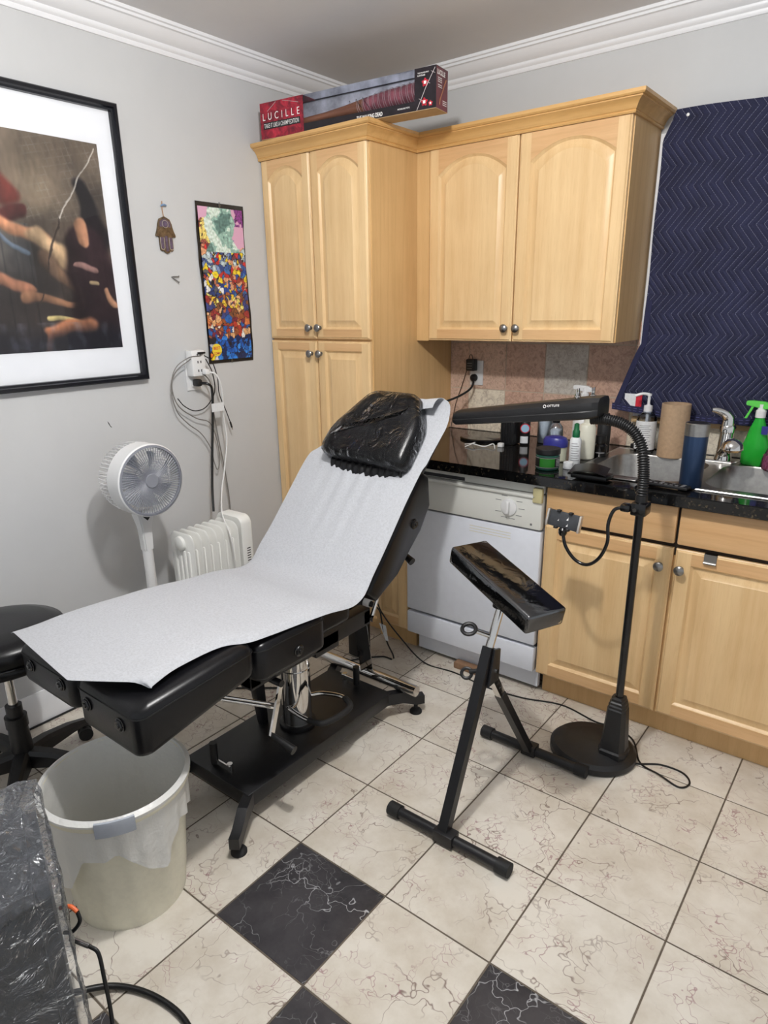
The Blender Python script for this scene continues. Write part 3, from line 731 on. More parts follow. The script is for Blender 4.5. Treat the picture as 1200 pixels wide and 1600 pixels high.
b = MB(); cs = [(ya, za), (yb, za), (yb, zb), (ya, zb)]
vr = []
for (y, z), (sy, sz) in zip(cs, ((1, 1), (-1, 1), (-1, -1), (1, -1))): vr.append([b.bm.verts.new((0.002 + h, y + sy * d, z + sz * d)) for d, h in fp])
for i in range(4):
    A, B = vr[i], vr[(i + 1) % 4]
    for k in range(len(fp) - 1): b.bm.faces.new((A[k], A[k + 1], B[k + 1], B[k]))
    b.bm.faces.new((A[-1], A[0], B[0], B[-1]))
b.build('frame', 'frame', pf, angle=30)
b = MB(); b.box(0.002, 0.008, ya + 0.02, yb - 0.02, za + 0.02, zb - 0.02); b.build('mount', 'mat', pf, smooth=False)
colorgrid('art_print', pf, (0.0088, -2.24, 1.366), (0, 0.835, 0), (0, 0, 0.684), 300, 246, art_fn)
b = MB(); b.quad([(0.0125, ya + 0.022, za + 0.022), (0.0125, yb - 0.022, za + 0.022), (0.0125, yb - 0.022, zb - 0.022), (0.0125, ya + 0.022, zb - 0.022)]); b.build('glass_pane', 'glass', pf, smooth=False)

rp = random.Random(11)
from mathutils import kdtree
PAL = [(236, 206, 40), (200, 44, 44), (40, 92, 176), (236, 236, 230), (150, 84, 46), (226, 172, 124), (60, 50, 110), (238, 218, 100), (170, 34, 60), (28, 106, 184), (222, 124, 50), (54, 130, 80), (206, 200, 204), (104, 60, 40), (30, 30, 44), (90, 90, 110)]
def region_col(x, y):
    v = y / 2.5
    if v < 0.16: return rp.choice([(28, 104, 196), (24, 88, 176), (50, 130, 214), (20, 40, 90)]) if x > 0.12 else rp.choice(PAL)
    if v < 0.30: return rp.choice([(176, 60, 44), (40, 96, 170), (206, 120, 70), (150, 84, 50), (230, 228, 224), (120, 40, 60), (220, 170, 120)])
    if v < 0.45: return rp.choice([(232, 196, 60), (170, 100, 60), (150, 50, 50), (222, 176, 130), (60, 70, 130), (236, 220, 120), (130, 80, 50)])
    if v < 0.60: return rp.choice([(236, 236, 236), (90, 90, 96), (236, 206, 50), (36, 70, 140), (190, 50, 50), (40, 60, 120), (200, 120, 90)]) if x < 0.4 else rp.choice([(36, 70, 150), (190, 50, 50), (230, 200, 50), (60, 110, 170), (150, 60, 50), (220, 160, 120)])
    return rp.choice([(236, 206, 50), (52, 72, 128), (196, 50, 50), (190, 206, 210), (110, 60, 70), (220, 160, 120), (60, 90, 150), (120, 140, 180)])
seeds = []
for _ in range(520):
    x, y = rp.random(), rp.random() * 2.5; seeds.append((x, y, region_col(x, y)))
kd = kdtree.KDTree(len(seeds))
for k, s_ in enumerate(seeds): kd.insert((s_[0], s_[1], 0), k)
kd.balance()
def poster_fn(u, v):
    x = u + 0.035 * mn.noise(Vector((u * 11, v * 26, 0))) + 0.012 * mn.noise(Vector((u * 40, v * 90, 2))); y = v * 2.5 + 0.05 * mn.noise(Vector((u * 9, v * 22, 5))) + 0.02 * mn.noise(Vector((u * 40, v * 90, 7)))
    q = kd.find_n((x, y, 0), 2); c = seeds[q[0][1]][2]; edge = q[1][2] - q[0][2]
    k = mn.fractal(Vector((u * 3.2, v * 8, 1)), 1.0, 2.0, 4); sh = 1 + 0.25 * mn.noise(Vector((u * 25, v * 62, 9)))
    if v > 0.72:
        cen = abs(u - 0.48) < 0.34 - 0.9 * abs(v - 0.91) + 0.10 * k; low = v < 0.84 and abs(u - 0.5) < 0.30 * (0.92 - v) / 0.12 * 0.8
        if cen or low: c = (214, 232, 220) if k > 0.05 else ((150, 186, 174) if k > -0.2 else (96, 130, 124)); edge = 0.02 + abs(k) * 0.2
        elif u > 0.62 and v > 0.89 and k > -0.05: c = (142, 66, 144)
        elif u < 0.24 and 0.74 < v < 0.93 and k > -0.25: c = (240, 212, 120) if k > 0 else (150, 80, 70)
        elif v > 0.80 or k > 0.1: c = (220, 170, 198); edge = 1; sh = 1
    c = tuple(max(0, min(244, a * sh)) for a in c)
    if edge < 0.006: c = (30, 26, 34)
    return c
po = thing('wall_poster', 'tall narrow colourful printed poster with black border beside the pantry', 'poster', (0, -0.877, 1.274))
b = MB(); cz = [(1.274 + 0.638 * k / 30) for k in range(31)]
b.grid([[(0.0035 + 0.003 * math.sin(k * 0.5) ** 2, y + 0.004 * math.sin(k * 0.23), z) for y in (-1.003, -0.877, -0.751)] for k, z in enumerate(cz)], thick=0.0006); b.build('poster_sheet', 'frame', po)
colorgrid('poster_print', po, (0.0085, -0.994, 1.288), (0, 0.233, 0), (0, 0, 0.606), 110, 280, poster_fn)
b = MB(); b.lathe([(0.026, 0), (0.026, 0.0004), (0, 0.0005)], (0.0092, -0.958, 1.330), (1, 0, 0), 32); bd = b.build('printed_badge', plain('yellow_badge', (240, 214, 60), 0.5), po)
text('BEST', 'redprint', (0.0096, -0.958, 1.331), (0, 1, 0), (0, 0, 1), 0.013, 0.036, bd, 'badge_letters', bold=0.02, align='CENTER')
text('COMIC', 'redprint', (0.0096, -0.958, 1.311), (0, 1, 0), (0, 0, 1), 0.010, 0.036, bd, 'badge_letters', bold=0.02, align='CENTER')
for z in (1.905, 1.282):
    b = MB(); b.box(0.008, 0.0084, -0.884, -0.874, z - 0.01, z + 0.012); b.build('tape_piece', 'clear', po, smooth=False)

# hamsa hand
hs = thing('hanging_hand_charm', 'small brass hand-shaped charm hanging from twine on the left wall', 'wall charm', (0.002, -1.155, 1.709))
def hm(p, t_): return (t_, -1.157 + p[0], 1.709 + p[1])
outl = [(-0.030, 0.010), (-0.022, 0.006), (-0.014, 0.010), (-0.011, 0.002), (0.0, -0.002), (0.011, 0.002), (0.014, 0.010), (0.022, 0.006), (0.030, 0.012), (0.030, 0.060), (0.044, 0.058), (0.046, 0.064), (0.036, 0.080), (0.032, 0.105), (0.024, 0.122), (0.0, 0.132), (-0.024, 0.122), (-0.032, 0.105), (-0.036, 0.080), (-0.046, 0.064), (-0.044, 0.058), (-0.030, 0.060)]
b = MB(); b.prism(outl, hm, 0.003, 0.009, bev=0.0015); hb = b.build('hand_plate', 'bronze', hs)
b = MB()
for cx_, z0, z1 in ((-0.020, 0.016, 0.056), (0.0, 0.006, 0.062), (0.020, 0.016, 0.056)):
    b = MB(); b.box(0.009, 0.0102, -1.157 + cx_ - 0.006, -1.157 + cx_ + 0.006, 1.709 + z0, 1.709 + z1, bev=0.0005, seg=1); b.build('enamel_inlay', 'purple', hb)
b = MB(); b.prism([(-0.024, 0.094), (0.024, 0.094), (0.024, 0.112), (0, 0.124), (-0.024, 0.112)], hm, 0.009, 0.010); b.build('enamel_inlay', 'purple', hb)
for cx_ in (-0.020, 0.020):
    b = MB(); pts = [(0.0104, -1.157 + cx_ + 0.0085 * math.cos(a), 1.709 + 0.020 + 0.0085 * math.sin(a)) for a in [math.radians(d) for d in range(180, 361, 20)]]
    b.tube([(0.0104, pts[0][1], 1.765)] + pts + [(0.0104, pts[-1][1], 1.765)], 0.0013, 6); b.build('silver_outline', 'silverline', hb)
b = MB(); b.lathe([(0.011, 0), (0.010, 0.004), (0, 0.005)], (0.009, -1.157, 1.813), (1, 0, 0), 24, sx=1.0, sy=1.0); b.build('oval_stone', 'purple', hb)
b = MB(); b.torus((0.011, -1.157, 1.813), (1, 0, 0), 0.013, 0.0013, 24, 6); b.build('silver_outline', 'silverline', hb)
b = MB(); b.tube(cr([(0.006, -1.157, 1.838), (0.006, -1.160, 1.865), (0.005, -1.157, 1.894)]), 0.002, 6); b.build('twine', 'twine', hs)
b = MB(); b.tube(cr([(0.006, -1.164, 1.877), (0.012, -1.157, 1.881), (0.008, -1.142, 1.880)]), 0.0035, 8); b.build('bead', 'bluebead', hs)
b = MB(); b.cyl((0.002, -1.147, 1.622), (0.010, -1.118, 1.624), 0.002, 0.002, 8); b.cyl((0.002, -1.147, 1.622), (0.012, -1.121, 1.602), 0.0022, 0.0022, 8)
b.lathe([(0.004, 0), (0.004, 0.001)], (0.010, -1.118, 1.624), (0.3, 1, 0), 10); b.lathe([(0.004, 0), (0.004, 0.001)], (0.012, -1.121, 1.602), (0.3, 1, -0.6), 10)
solo(b, 'wall_nail', 'nickel', 'pair of bent nails in the left wall below the brass charm', 'nail', (0.002, -1.147, 1.61))
b = MB(); b.prism([(-1.507, 1.096), (-1.502, 1.090), (-1.497, 1.078), (-1.491, 1.070), (-1.496, 1.072), (-1.503, 1.084)], lambda p, t_: (t_, p[0], p[1]), 0.0003, 0.0012)
solo(b, 'wall_scuff', 'blackprint', 'small dark scuff on the left wall above the fan', 'wall mark', (0.0003, -1.5, 1.08), smooth=False)

# left wall outlet with adapter and cords
wo = thing('wall_outlet', 'white wall outlet plate on the left wall under the poster', 'outlet', (0.0, -1.09, 1.16), 'white wall outlets')
b = MB(); b.box(0.0005, 0.006, -1.128, -1.055, 1.172, 1.300, bev=0.0025); b.build('cover_plate', 'white', wo)
b = MB(); b.box(0.006, 0.012, -1.108, -1.076, 1.188, 1.218, bev=0.002); b.build('socket', 'white', wo)
wa = thing('outlet_adapter', 'white multi-socket adapter plugged into the left wall outlet', 'adapter', (0.006, -1.09, 1.23))
b = MB(); b.box(0.0065, 0.052, -1.125, -1.058, 1.232, 1.338, bev=0.006); ab = b.build('adapter_body', 'white', wa)
for z in (1.255, 1.29, 1.318):
    b = MB(); b.box(0.0521, 0.0525, -1.10, -1.095, z - 0.005, z + 0.005); b.box(0.0521, 0.0525, -1.085, -1.080, z - 0.005, z + 0.005); b.build('socket_slots', 'blackprint', ab, smooth=False)
def cord(name, mat, label, pts, r, cat='cable', n=8, extra=None, group='cables around the left wall outlet'):
    t = thing(name, label, cat, pts[0], group)
    b = MB(); b.tube(cr(pts, n), r, 8); b.build('cord', mat, t)
    return t
t = cord('heater_cable', 'cable', 'thick black power cord dropping from outlet to the white radiator', [(0.045, -1.092, 1.203), (0.075, -1.075, 1.200), (0.07, -1.052, 1.17), (0.06, -1.055, 1.05), (0.06, -1.075, 0.90), (0.07, -1.10, 0.75), (0.09, -1.12, 0.655)], 0.0055)
b = MB(); b.box(0.0125, 0.050, -1.108, -1.080, 1.190, 1.220, bev=0.008); b.build('plug', 'blackplastic', t)
t = cord('white_power_cable', 'whitecable', 'white power cord hanging from the adapter over the radiator', [(0.075, -1.068, 1.25), (0.10, -1.045, 1.235), (0.095, -1.02, 1.17), (0.08, -1.01, 1.05), (0.08, -1.005, 0.95), (0.09, -1.04, 0.83), (0.12, -1.09, 0.74), (0.20, -1.16, 0.668), (0.292, -1.20, 0.60), (0.294, -1.19, 0.45)], 0.0032)
b = MB(); b.box(0.0535, 0.082, -1.085, -1.062, 1.238, 1.262, bev=0.006); b.build('plug', 'white', t)
b = MB(); b.box(0.098, 0.0995, -1.085, -1.020, 1.085, 1.120); b.build('paper_tag', 'whitelabel', t)
t = cord('charger_cable', 'greycable', 'thin grey charging cable coiled in a loop by the left outlet', [(0.054, -1.066, 1.325), (0.055, -1.09, 1.315), (0.05, -1.14, 1.31), (0.035, -1.20, 1.27), (0.03, -1.225, 1.19), (0.03, -1.21, 1.10), (0.03, -1.16, 1.04), (0.03, -1.10, 0.99), (0.035, -1.06, 0.92), (0.035, -1.05, 0.86), (0.035, -1.035, 0.82), (0.03, -1.015, 0.86), (0.03, -1.02, 0.95), (0.03, -1.05, 1.03), (0.03, -1.12, 1.06), (0.03, -1.20, 1.12), (0.035, -1.225, 1.20), (0.04, -1.20, 1.26), (0.05, -1.13, 1.305)], 0.0022)
b = MB(); b.box(0.0535, 0.060, -1.098, -1.060, 1.322, 1.330, bev=0.002); b.build('plug', 'blackplastic', t)
t = cord('phone_cable', 'cable', 'thin black phone cable hanging free right of the left outlet', [(0.056, -1.066, 1.315), (0.07, -1.04, 1.29), (0.06, -1.01, 1.22), (0.05, -1.00, 1.15), (0.045, -0.97, 1.08), (0.04, -0.945, 1.02)], 0.0022)
b = MB(); b.cyl((0.04, -0.945, 1.02), (0.04, -0.938, 0.995), 0.004); b.cyl((0.04, -0.938, 0.995), (0.04, -0.936, 0.985), 0.0025, mi=1); b.build('connector', ['blackplastic', 'chrome'], t)
cord('grey_cable', 'greycable', 'thin grey cord falling behind the radiator from the left outlet', [(0.054, -1.075, 1.240), (0.06, -1.05, 1.20), (0.035, -1.03, 1.10), (0.03, -1.01, 0.95), (0.03, -0.99, 0.80), (0.03, -0.98, 0.66), (0.03, -0.985, 0.50)], 0.0028)
cord('looped_cable', 'cable', 'thin black cord curving under the left outlet', [(0.057, -1.060, 1.300), (0.055, -1.03, 1.24), (0.045, -1.02, 1.16), (0.03, -1.06, 1.10), (0.03, -1.12, 1.09), (0.03, -1.17, 1.115), (0.03, -1.20, 1.15)], 0.0022)

# ================================================================== FAN
FY, FZ = -1.565, 0.922
fn_ = thing('pedestal_fan', 'white pedestal fan with round grille standing by the left wall', 'fan', (0.255, FY, 0))
R0 = 0.131
b = MB(); b.lathe([(R0 - 0.004, 0.342), (R0, 0.338), (R0, 0.270), (R0 - 0.004, 0.268), (R0 - 0.006, 0.336)], (0, FY, FZ), (1, 0, 0), 48, cap=False); b.build('front_ring', 'white', fn_)
b = MB(); b.lathe([(R0 - 0.004, 0.341), (R0 - 0.012, 0.343), (R0 - 0.014, 0.335), (R0 - 0.006, 0.335)], (0, FY, FZ), (1, 0, 0), 48, cap=False)
for k in range(72):
    a = 2 * PI * k / 72; c, s_ = math.cos(a), math.sin(a); da = 0.16
    p0 = (0.340, FY + 0.024 * c, FZ + 0.024 * s_); p1 = (0.3405, FY + 0.075 * math.cos(a + da * .6), FZ + 0.075 * math.sin(a + da * .6)); p2 = (0.338, FY + (R0 - 0.012) * math.cos(a + da), FZ + (R0 - 0.012) * math.sin(a + da))
    b.tube([p0, p1, p2], 0.0016, 4)
b.torus((0.339, FY, FZ), (1, 0, 0), 0.070, 0.0014, 40, 5)
b.lathe([(0.0, 0.345), (0.024, 0.3445), (0.026, 0.342), (0.026, 0.335)], (0, FY, FZ), (1, 0, 0), 32); b.build('front_grille', 'greyplastic', fn_)
b = MB()
for k in range(56):
    a = 2 * PI * k / 56; pts = [(0.272, R0 - 0.004), (0.235, R0 - 0.003), (0.205, R0 - 0.008), (0.185, R0 - 0.022), (0.172, 0.07), (0.17, 0.03)]
    b.tube([(x, FY + r * math.cos(a), FZ + r * math.sin(a)) for x, r in pts], 0.0019, 4)
b.lathe([(0.045, 0.165), (0.045, 0.18), (0.03, 0.185)], (0, FY, FZ), (1, 0, 0), 24); b.build('rear_grille', 'white', fn_)
for k in range(7):
    b = MB(); a0 = 2 * PI * k / 7; rows = []
    for r in (0.022, 0.05, 0.08, 0.103):
        rows.append([(0.30 + 0.018 * t_ , FY + r * math.cos(a0 + 0.30 * t_ + r * 3), FZ + r * math.sin(a0 + 0.30 * t_ + r * 3)) for t_ in (-1, -0.3, 0.4, 1)])
    b.grid(rows, thick=0.0015); b.build('blade', 'blade', fn_)
b = MB(); b.lathe([(0.024, 0.27), (0.026, 0.30), (0.02, 0.318)], (0, FY, FZ), (1, 0, 0), 24); b.lathe([(0.038, 0.18), (0.04, 0.23), (0.024, 0.27)], (0, FY, FZ), (1, 0, 0), 24); b.build('motor_hub', 'white', fn_)
b = MB(); b.rings([[(0.255 + dx, FY + dy, z) for dx, dy in ((w_, h_), (-w_, h_), (-w_, -h_), (w_, -h_))] for z, w_, h_ in ((FZ - 0.129, 0.028, 0.034), (FZ - 0.15, 0.024, 0.030), (FZ - 0.19, 0.020, 0.021), (FZ - 0.28, 0.018, 0.018))]); bmesh.ops.bevel(b.bm, geom=list(b.bm.edges), offset=0.005, segments=3, affect='EDGES'); nk = b.build('neck', 'white', fn_)
b = MB(); b.prism([(FY - 0.026, FZ - 0.131), (FY + 0.026, FZ - 0.131), (FY, FZ - 0.158)], lambda p, t_: (t_, p[0], p[1]), 0.2795, 0.2835, bev=0.001); b.build('neck_badge', 'blackplastic', nk)
b = MB(); b.cyl((0.255, FY, 0.02), (0.255, FY, FZ - 0.275), 0.019, 0.019, 24); b.build('pole', 'white', fn_)
b = MB(); b.lathe([(0.15, 0), (0.15, 0.012), (0.14, 0.02), (0.04, 0.03), (0.028, 0.05)], (0.255, FY, 0), seg=40); b.build('base', 'white', fn_)

# ================================================================== RADIATOR
ht = thing('oil_radiator', 'white oil-filled radiator heater standing under the left outlet', 'heater', (0.2, -1.22, 0))
def rr2(cx, hx, z0, z1, r, y, n=6):
    pts = []
    for px, pz, a0 in ((cx + hx - r, z1 - r, 0), (cx - hx + r, z1 - r, 90), (cx - hx + r, z0 + r, 180), (cx + hx - r, z0 + r, 270)):
        for k in range(n + 1):
            a = math.radians(a0 + 90 * k / n); pts.append((px + r * math.cos(a), y, pz + r * math.sin(a)))
    return pts
for k in range(7):
    y = -1.372 + k * 0.0375; b = MB()
    b.rings([rr2(0.2, 0.072, 0.085, 0.642, 0.035, y - 0.004), rr2(0.2, 0.078, 0.08, 0.648, 0.04, y), rr2(0.2, 0.072, 0.085, 0.642, 0.035, y + 0.004)])
    for cx_ in (0.158, 0.186, 0.214, 0.242): b.box(cx_ - 0.008, cx_ + 0.008, y - 0.010, y + 0.010, 0.12, 0.575, bev=0.006)
    b.build('fin', 'heater', ht, angle=40)
b = MB()
z = 0.605
if True: b.cyl((0.2, -1.385, z), (0.2, -1.13, z), 0.024, seg=24); b.lathe([(0.030, 0), (0.029, 0.012), (0.022, 0.016), (0, 0.017)], (0.2, -1.379, z), (0, -1, 0), 24)
b.build('oil_pipe', 'heater', ht)
b = MB(); b.rings([rr2(0.2, 0.080, 0.075, 0.660, 0.03, -1.132), rr2(0.2, 0.084, 0.07, 0.665, 0.035, -1.125), rr2(0.2, 0.084, 0.07, 0.665, 0.035, -1.080), rr2(0.2, 0.074, 0.08, 0.655, 0.03, -1.070)]); cb = b.build('control_box', 'heater', ht)
for k in range(14):
    b = MB(); b.box(0.2835, 0.2845, -1.112, -1.093, 0.52 - k * 0.011, 0.524 - k * 0.011); b.build('vent_slot', 'blackprint', cb, smooth=False)
for y in (-1.35, -1.14):
    b = MB(); b.tube(cr([(0.10, y, 0.03), (0.13, y, 0.075), (0.27, y, 0.075), (0.30, y, 0.03)]), 0.006, 8)
    b.cyl((0.10, y - 0.012, 0.02), (0.10, y + 0.012, 0.02), 0.02, seg=20, mi=1); b.cyl((0.30, y - 0.012, 0.02), (0.30, y + 0.012, 0.02), 0.02, seg=20, mi=1); b.build('castor_foot', ['heater', 'rubber'], ht)

# ================================================================== TREATMENT CHAIR
tc_ = thing('treatment_chair', 'black adjustable treatment chair on a flat steel base covered with white paper', 'chair', (0.91, -1.48, 0))
# base
b = MB(); b.box(0.757, 1.063, -1.835, -1.125, 0.062, 0.112, bev=0.004); pl = b.build('base_plate', 'blackmetal', tc_)
for sx, y0, sy in ((1, -1.83, -1), (-1, -1.83, -1), (1, -1.13, 1), (-1, -1.13, 1)):
    b = MB(); x0 = 1.045 if sx > 0 else 0.775; x1 = 1.112 if sx > 0 else 0.708; y1 = y0 + sy * 0.095
    rs = []
    for f, zt, zb_ in ((0, 0.110, 0.064), (0.55, 0.106, 0.060), (1.0, 0.078, 0.040), (1.25, 0.074, 0.038)):
        cx_, cy_ = x0 + (x1 - x0) * f, y0 - sy * 0.015 + (y1 - y0 + sy * 0.015) * f
        d = Vector((x1 - x0, y1 - y0, 0)).normalized(); n_ = Vector((-d.y, d.x, 0)) * 0.015
        rs.append([(cx_ + n_.x, cy_ + n_.y, zt), (cx_ - n_.x, cy_ - n_.y, zt), (cx_ - n_.x, cy_ - n_.y, zb_), (cx_ + n_.x, cy_ + n_.y, zb_)])
    b.rings(rs); lg = b.build('leg', 'blackmetal', tc_, angle=20)
    b = MB(); b.lathe([(0.024, 0), (0.024, 0.006), (0.020, 0.012), (0.008, 0.018), (0.008, 0.042)], (x1, y1, 0.0), seg=24); b.build('levelling_foot', 'rubber', lg)
b = MB(); b.cyl((0.655, -1.085, 0.128), (1.150, -1.085, 0.128), 0.021, seg=28); b.build('rear_tube', 'chrome', tc_)
for (x, y, zt, s_) in ((0.865, -1.800, 0.185, 1), (0.925, -1.165, 0.185, -1)):
    b = MB(); b.cyl((x, y, 0.118), (x, y, zt + 0.008), 0.0125, seg=16); b.box(min(x, x + 0.075 * s_), max(x, x + 0.075 * s_), y - 0.0035, y + 0.0035, 0.120, 0.138, 1, 0.001, 1, None)
    b.cyl((x + 0.065 * s_, y + 0.008, 0.111), (x + 0.065 * s_, y + 0.008, 0.140), 0.009, seg=14, mi=1); b.build('release_pedal', ['blackplastic', 'chrome'], tc_)
# column
b = MB(); b.lathe([(0.064, 0.112), (0.064, 0.122), (0.058, 0.126)], (0.915, -1.475, 0), seg=36); b.build('column_sleeve', 'blackmetal', tc_)
b = MB(); b.lathe([(0.052, 0.125), (0.052, 0.46)], (0.915, -1.475, 0), seg=40); b.torus((0.915, -1.475, 0.335), (0, 0, 1), 0.052, 0.002, 36, 6); b.build('hydraulic_column', 'chrome', tc_)
b = MB(); b.prism([(-1.56, 0.112), (-1.535, 0.112), (-1.545, 0.40), (-1.60, 0.40)], lambda p, t_: (t_, p[0], p[1]), 0.80, 0.83, bev=0.002); b.build('support_strut', 'blackmetal', tc_)
b = MB(); b.tube(cr([(0.86, -1.47, 0.20), (0.93, -1.525, 0.20), (1.035, -1.535, 0.20), (1.085, -1.515, 0.20), (1.098, -1.45, 0.20), (1.088, -1.39, 0.20), (1.03, -1.362, 0.20), (0.96, -1.385, 0.20), (0.93, -1.42, 0.20)]), 0.008, 12)
lp = b.build('foot_pump_loop', 'chrome', tc_)
b = MB(); b.tube(cr([(1.03, -1.5355, 0.20), (1.06, -1.53, 0.20), (1.085, -1.515, 0.20), (1.098, -1.45, 0.20), (1.088, -1.39, 0.20), (1.04, -1.362, 0.20)]), 0.0105, 12); b.build('rubber_grip', 'rubber', lp)
# upper frame
b = MB(); b.box(0.700, 0.745, -1.80, -1.255, 0.46, 0.515, bev=0.003); b.box(1.030, 1.075, -1.80, -1.255, 0.455, 0.515, bev=0.003); b.box(0.70, 1.075, -1.53, -1.42, 0.44, 0.50, bev=0.003); b.box(0.70, 1.075, -1.80, -1.76, 0.46, 0.515, bev=0.003); b.box(0.70, 1.075, -1.29, -1.255, 0.46, 0.51, bev=0.003); b.build('seat_frame', 'blackmetal', tc_)
b = MB(); b.prism([(1.00, 0.13), (1.034, 0.13), (1.05, 0.455), (1.018, 0.455)], lambda p, t_: (p[0] - 0.02, t_, p[1]), -1.20, -1.185) ; 
bmesh.ops.transform(b.bm, matrix=Matrix.Identity(4), verts=b.bm.verts); 
bmesh.ops.delete(b.bm, geom=list(b.bm.verts), context='VERTS')
b.rings([[(0.895, -1.100, 0.140), (0.935, -1.075, 0.140), (0.937, -1.080, 0.140), (0.897, -1.105, 0.140)], [(1.005, -1.268, 0.47), (1.045, -1.243, 0.47), (1.047, -1.248, 0.47), (1.007, -1.273, 0.47)]]); br = b.build('chrome_bracket', 'chrome', tc_)
b = MB(); b.cyl((1.085, -1.26, 0.485), (1.085, -1.14, 0.70), 0.007, seg=14); b.cyl((1.072, -1.26, 0.48), (1.098, -1.26, 0.48), 0.012, seg=16); b.cyl((0.72, -1.26, 0.485), (0.72, -1.14, 0.70), 0.007, seg=14); b.build('back_strut', 'chrome', tc_)
b = MB(); b.cyl((0.93, -1.70, 0.44), (1.095, -1.70, 0.44), 0.011, seg=18); hg = b.build('pivot_rod', 'blackmetal', tc_)
b = MB(); b.rings([[(1.085 + a, -1.695 + c, 0.437) for a, c in ((0.004, 0.008), (-0.004, 0.008), (-0.004, -0.008), (0.004, -0.008))], [(1.085 + a, -1.745 + c, 0.285) for a, c in ((0.004, 0.008), (-0.004, 0.008), (-0.004, -0.008), (0.004, -0.008))]]); ck = b.build('crank_arm', 'chrome', tc_)
b = MB(); b.tube([(1.075, -1.745, 0.285), (1.12, -1.742, 0.275), (1.17, -1.738, 0.262)], 0.012, 14, rf=lambda i, n: 0.008 + 0.003 * i); b.build('crank_handle', 'blackplastic', ck)
b = MB(); b.cyl((0.93, -2.02, 0.52), (1.06, -1.70, 0.345), 0.0055, seg=12); b.cyl((0.95, -2.02, 0.535), (1.075, -1.70, 0.36), 0.0045, seg=12); b.build('leg_rest_linkage', 'chrome', tc_)
b = MB(); b.box(0.72, 0.75, -2.06, -1.80, 0.50, 0.53, bev=0.002); b.box(1.01, 1.04, -2.06, -1.80, 0.50, 0.53, bev=0.002); b.build('leg_rest_frame', 'blackmetal', tc_)
def bolt(parent, c, ax=(1, 0, 0)):
    b = MB(); b.lathe([(0.0155, 0), (0.0155, 0.005), (0.012, 0.008)], c, ax, 6); b.lathe([(0.018, 0), (0.018, 0.002), (0.016, 0.003)], c, ax, 24); b.lathe([(0.007, 0.008), (0.006, 0.011), (0, 0.011)], c, ax, 16); return b.build('bolt', 'blackgloss', parent)
def pad(name, x0, x1, y0, y1, top, bot, sad=0.0, r=0.022):
    """cushion: rounded plan box with domed, slightly saddled top"""
    b = MB(); n = 7; rings = []
    def ring(inset, z, dz=0):
        pts = rrect(x0 + inset, x1 - inset, y0 + inset, y1 - inset, max(0.004, 0.035 - inset * 0.5), 0, n)
        out = []
        for x, y, _ in pts:
            u = (x - x0) / (x1 - x0) * 2 - 1; v = (y - y0) / (y1 - y0)
            out.append((x, y, z(x, y) if callable(z) else z))
        return out
    T = lambda x, y: top(x, y) if callable(top) else top
    zb_ = bot
    Bz = (lambda x, y: bot(x, y)) if callable(bot) else (lambda x, y: bot)
    rings = [ring(0.012, Bz), ring(0.002, lambda x, y: Bz(x, y) + 0.010), ring(0.0, lambda x, y: Bz(x, y) + 0.02), ring(0.0, lambda x, y: T(x, y) - 0.024), ring(0.003, lambda x, y: T(x, y) - 0.014), ring(0.010, lambda x, y: T(x, y) - 0.006), ring(0.022, lambda x, y: T(x, y) - 0.001), ring(0.05, lambda x, y: T(x, y) - 0.001 - sad * 0.5), ring(0.085, lambda x, y: T(x, y) - sad)]
    b.rings(rings, 0, True, True, True)
    o = b.build(name, 'leather', tc_, angle=60)
    b = MB(); rp_ = ring(-0.0005, lambda x, y: T(x, y) - 0.024); b.tube(rp_ + [rp_[0]], 0.0016, 6); b.build('piping', 'seam', o)
    return o
legz = lambda x, y: 0.650 + 0.010 * math.sin((y + 2.2) / 0.38 * PI * 0.8) - 0.02 * sst(-2.08, -2.20, y)
lp1 = pad('leg_rest', 0.885, 1.165, -2.205, -1.842, legz, lambda x, y: 0.497 + 0.068 * (y + 2.205) / 0.363, 0.006)
lp2 = pad('leg_rest', 0.584, 0.878, -2.205, -1.842, legz, lambda x, y: 0.517 + 0.045 * (y + 2.205) / 0.363, 0.004)
for x in (0.945, 1.09): bolt(lp1, (x, -2.206, 0.575), (0, -1, 0))
for x in (0.66, 0.82): bolt(lp2, (x, -2.206, 0.585), (0, -1, 0))
b = MB()
for x in (1.02, 1.03): b.cyl((x, -1.93, 0.525), (x, -1.93, 0.547), 0.0015, seg=6)
b.build('screw_tips', 'blackmetal', lp1)
st_ = pad('seat', 0.602, 1.160, -1.836, -1.560, lambda x, y: 0.628 + 0.015 * abs((x - 0.88) / 0.28) ** 2, 0.520, 0.012)
bolt(st_, (1.160, -1.685, 0.565))
pad('rear_seat', 0.66, 1.09, -1.552, -1.36, 0.606, 0.516, 0.004)
# backrest : local frame (x, s along the slope, n out to the front)
BO = Vector((0, -1.345, 0.612)); BU = Vector((0, 0.655, 0.7556)); BN = Vector((0, -0.7556, 0.655))
def bk(x, s_, n_): return BO + Vector((x, 0, 0)) + BU * s_ + BN * n_
prof = [(0.0, -0.005), (0.02, 0.0), (0.44, 0.0), (0.465, -0.012), (0.47, -0.06), (0.40, -0.135), (0.30, -0.145), (0.12, -0.11), (0.0, -0.07)]
b = MB(); b.prism(prof, lambda p, t_: tuple(bk(t_, p[0], p[1])), 0.650, 1.140, bev=0.016, seg=4); bkp = b.build('backrest', 'leather', tc_, angle=50)
bolt(bkp, tuple(bk(1.140, 0.30, -0.085)))
b = MB(); b.prism([(0.78, 0.46), (1.12, 0.46), (1.13, 0.60), (1.10, 0.73), (0.84, 0.73), (0.79, 0.60)], lambda p, t_: tuple(bk(p[0], p[1], t_)), -0.05, -0.004, bev=0.012, seg=3); b.build('head_board', 'leather', tc_, angle=50)
